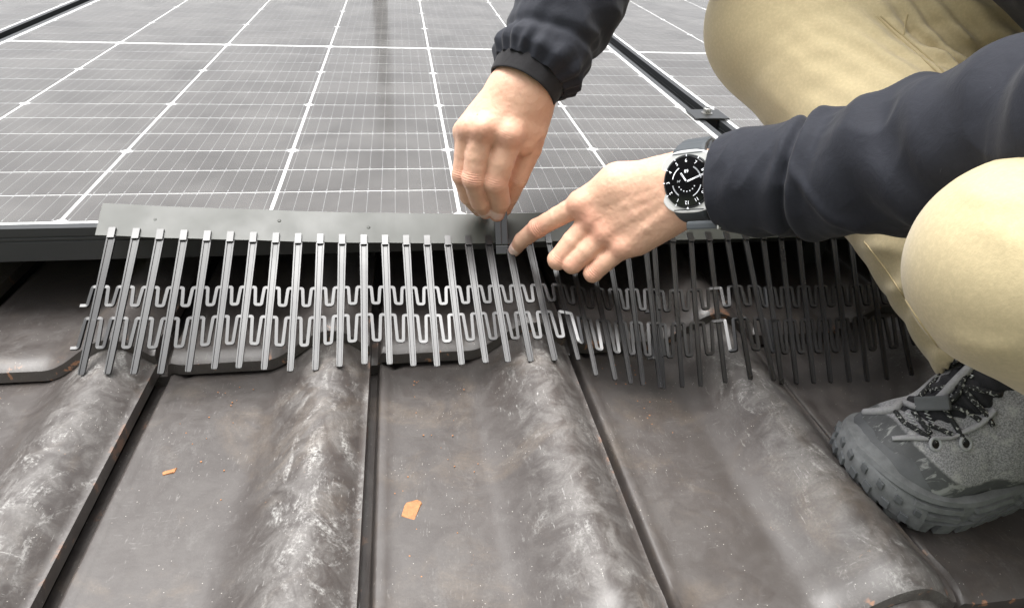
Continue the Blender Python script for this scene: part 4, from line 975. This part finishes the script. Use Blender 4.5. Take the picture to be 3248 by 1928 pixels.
lc = [[(2186, 1004, -.022), (2208, 1030, .010), (2250, 1055, .030), (2284, 1083, .0455)], [(2229, 1004, -.022), (2250, 1030, .012), (2272, 1058, .034)], [(2305, 996, -.022), (2330, 1035, .012), (2358, 1080, .0445)],
      [(2349, 946, -.016), (2378, 978, .012), (2410, 1015, .036), (2425, 1040, .042)], [(2266, 1036, -.002), (2295, 1047, .022), (2325, 1060, .038)], [(2300, 994, -.016), (2335, 996, .014), (2372, 1012, .030), (2392, 1026, .038)],
      [(2273, 954, -.028), (2310, 944, -.012), (2350, 943, .010), (2400, 953, .024), (2440, 965, .03)], [(2313, 985, -.014), (2338, 962, .008), (2350, 930, .012), (2366, 888, .004)],
      [(2246, 975, -.024), (2252, 960, -.022), (2280, 930, -.016), (2318, 896, -.010), (2352, 864, -.006)]]
for pts in lc:
    mb = MB(); mb.tube(bpath(pts, 8, .0022), .0020, 8); bbuild(mb, 'lace', MT['lace'], True)
for x, y, n_ in ((2284, 1084, .0445), (2358, 1082, .0440)):
    c = bpx(x, y, n_); nn = unit(.75 * bn + .65 * bh); u1 = unit(np.cross(nn, bs)); u2 = np.cross(nn, u1)
    mb = MB(); mb.tube([c + (u1 * math.cos(t) + u2 * math.sin(t)) * .0046 for t in np.linspace(0, 2 * math.pi, 24, endpoint=False)], .0013, 8, closed=True); bbuild(mb, 'eyelet', MT['wire'], True)
    mb = MB(); mb.tube([c - nn * .002, c + nn * .0002], .0040, 16); bbuild(mb, 'eyelet_hole', MT['plastic'])
tgl = [bpx(2250, 985, -.014), bpx(2312, 983, -.008)]; ax_ = unit(tgl[1] - tgl[0]); mid_ = (tgl[0] + tgl[1]) / 2; nv_ = unit(CC - mid_); nv_ = unit(nv_ - ax_ * (nv_ @ ax_)); sd_ = np.cross(ax_, nv_)
mb = MB(); mb.obox(mid_ + nv_ * .004, ax_ * .0125, sd_ * .0058, nv_ * .0036); bbuild(mb, 'lace_toggle', MT['rubber'], False, .0016)
MT['thread'] = simple('pale_thread', (.50, .52, .52), .9, .1)
for x0, y0, x1, y1, n_ in ((2206, 1020, 2222, 1046, .016), (2216, 1008, 2236, 1040, .014), (2258, 1000, 2276, 1034, .012), (2306, 946, 2330, 974, .004), (2356, 884, 2374, 922, .008)):
    pz = []
    for q in range(9):
        t = q / 8; w = 5 * (1 if q % 2 else -1); pz.append(bpx(x0 + (x1 - x0) * t + w, y0 + (y1 - y0) * t, n_ + .006))
    mb = MB(); mb.tube(pz, .0006, 5); bbuild(mb, 'zigzag_stitch', MT['thread'])
# seam lines on the trousers


# ------------------------------------------------------------------ tip the whole site to the roof pitch
for o in list(bpy.data.objects):
    if o.parent is None and o.type not in ('CAMERA', 'LIGHT'):
        bpy.context.view_layer.update() if False else None
        L = Matrix.Translation(o.location) @ o.rotation_euler.to_matrix().to_4x4()
        o.matrix_world = TIP @ L
gm = simple('meadow_ground', (.07, .10, .04), .9, .3, 3)
go = MB().add([(-300, -300, -4.5), (300, -300, -4.5), (300, 300, -4.5), (-300, 300, -4.5)], [(0, 1, 2, 3)]).build('ground', gm); tag(go, kind='structure')
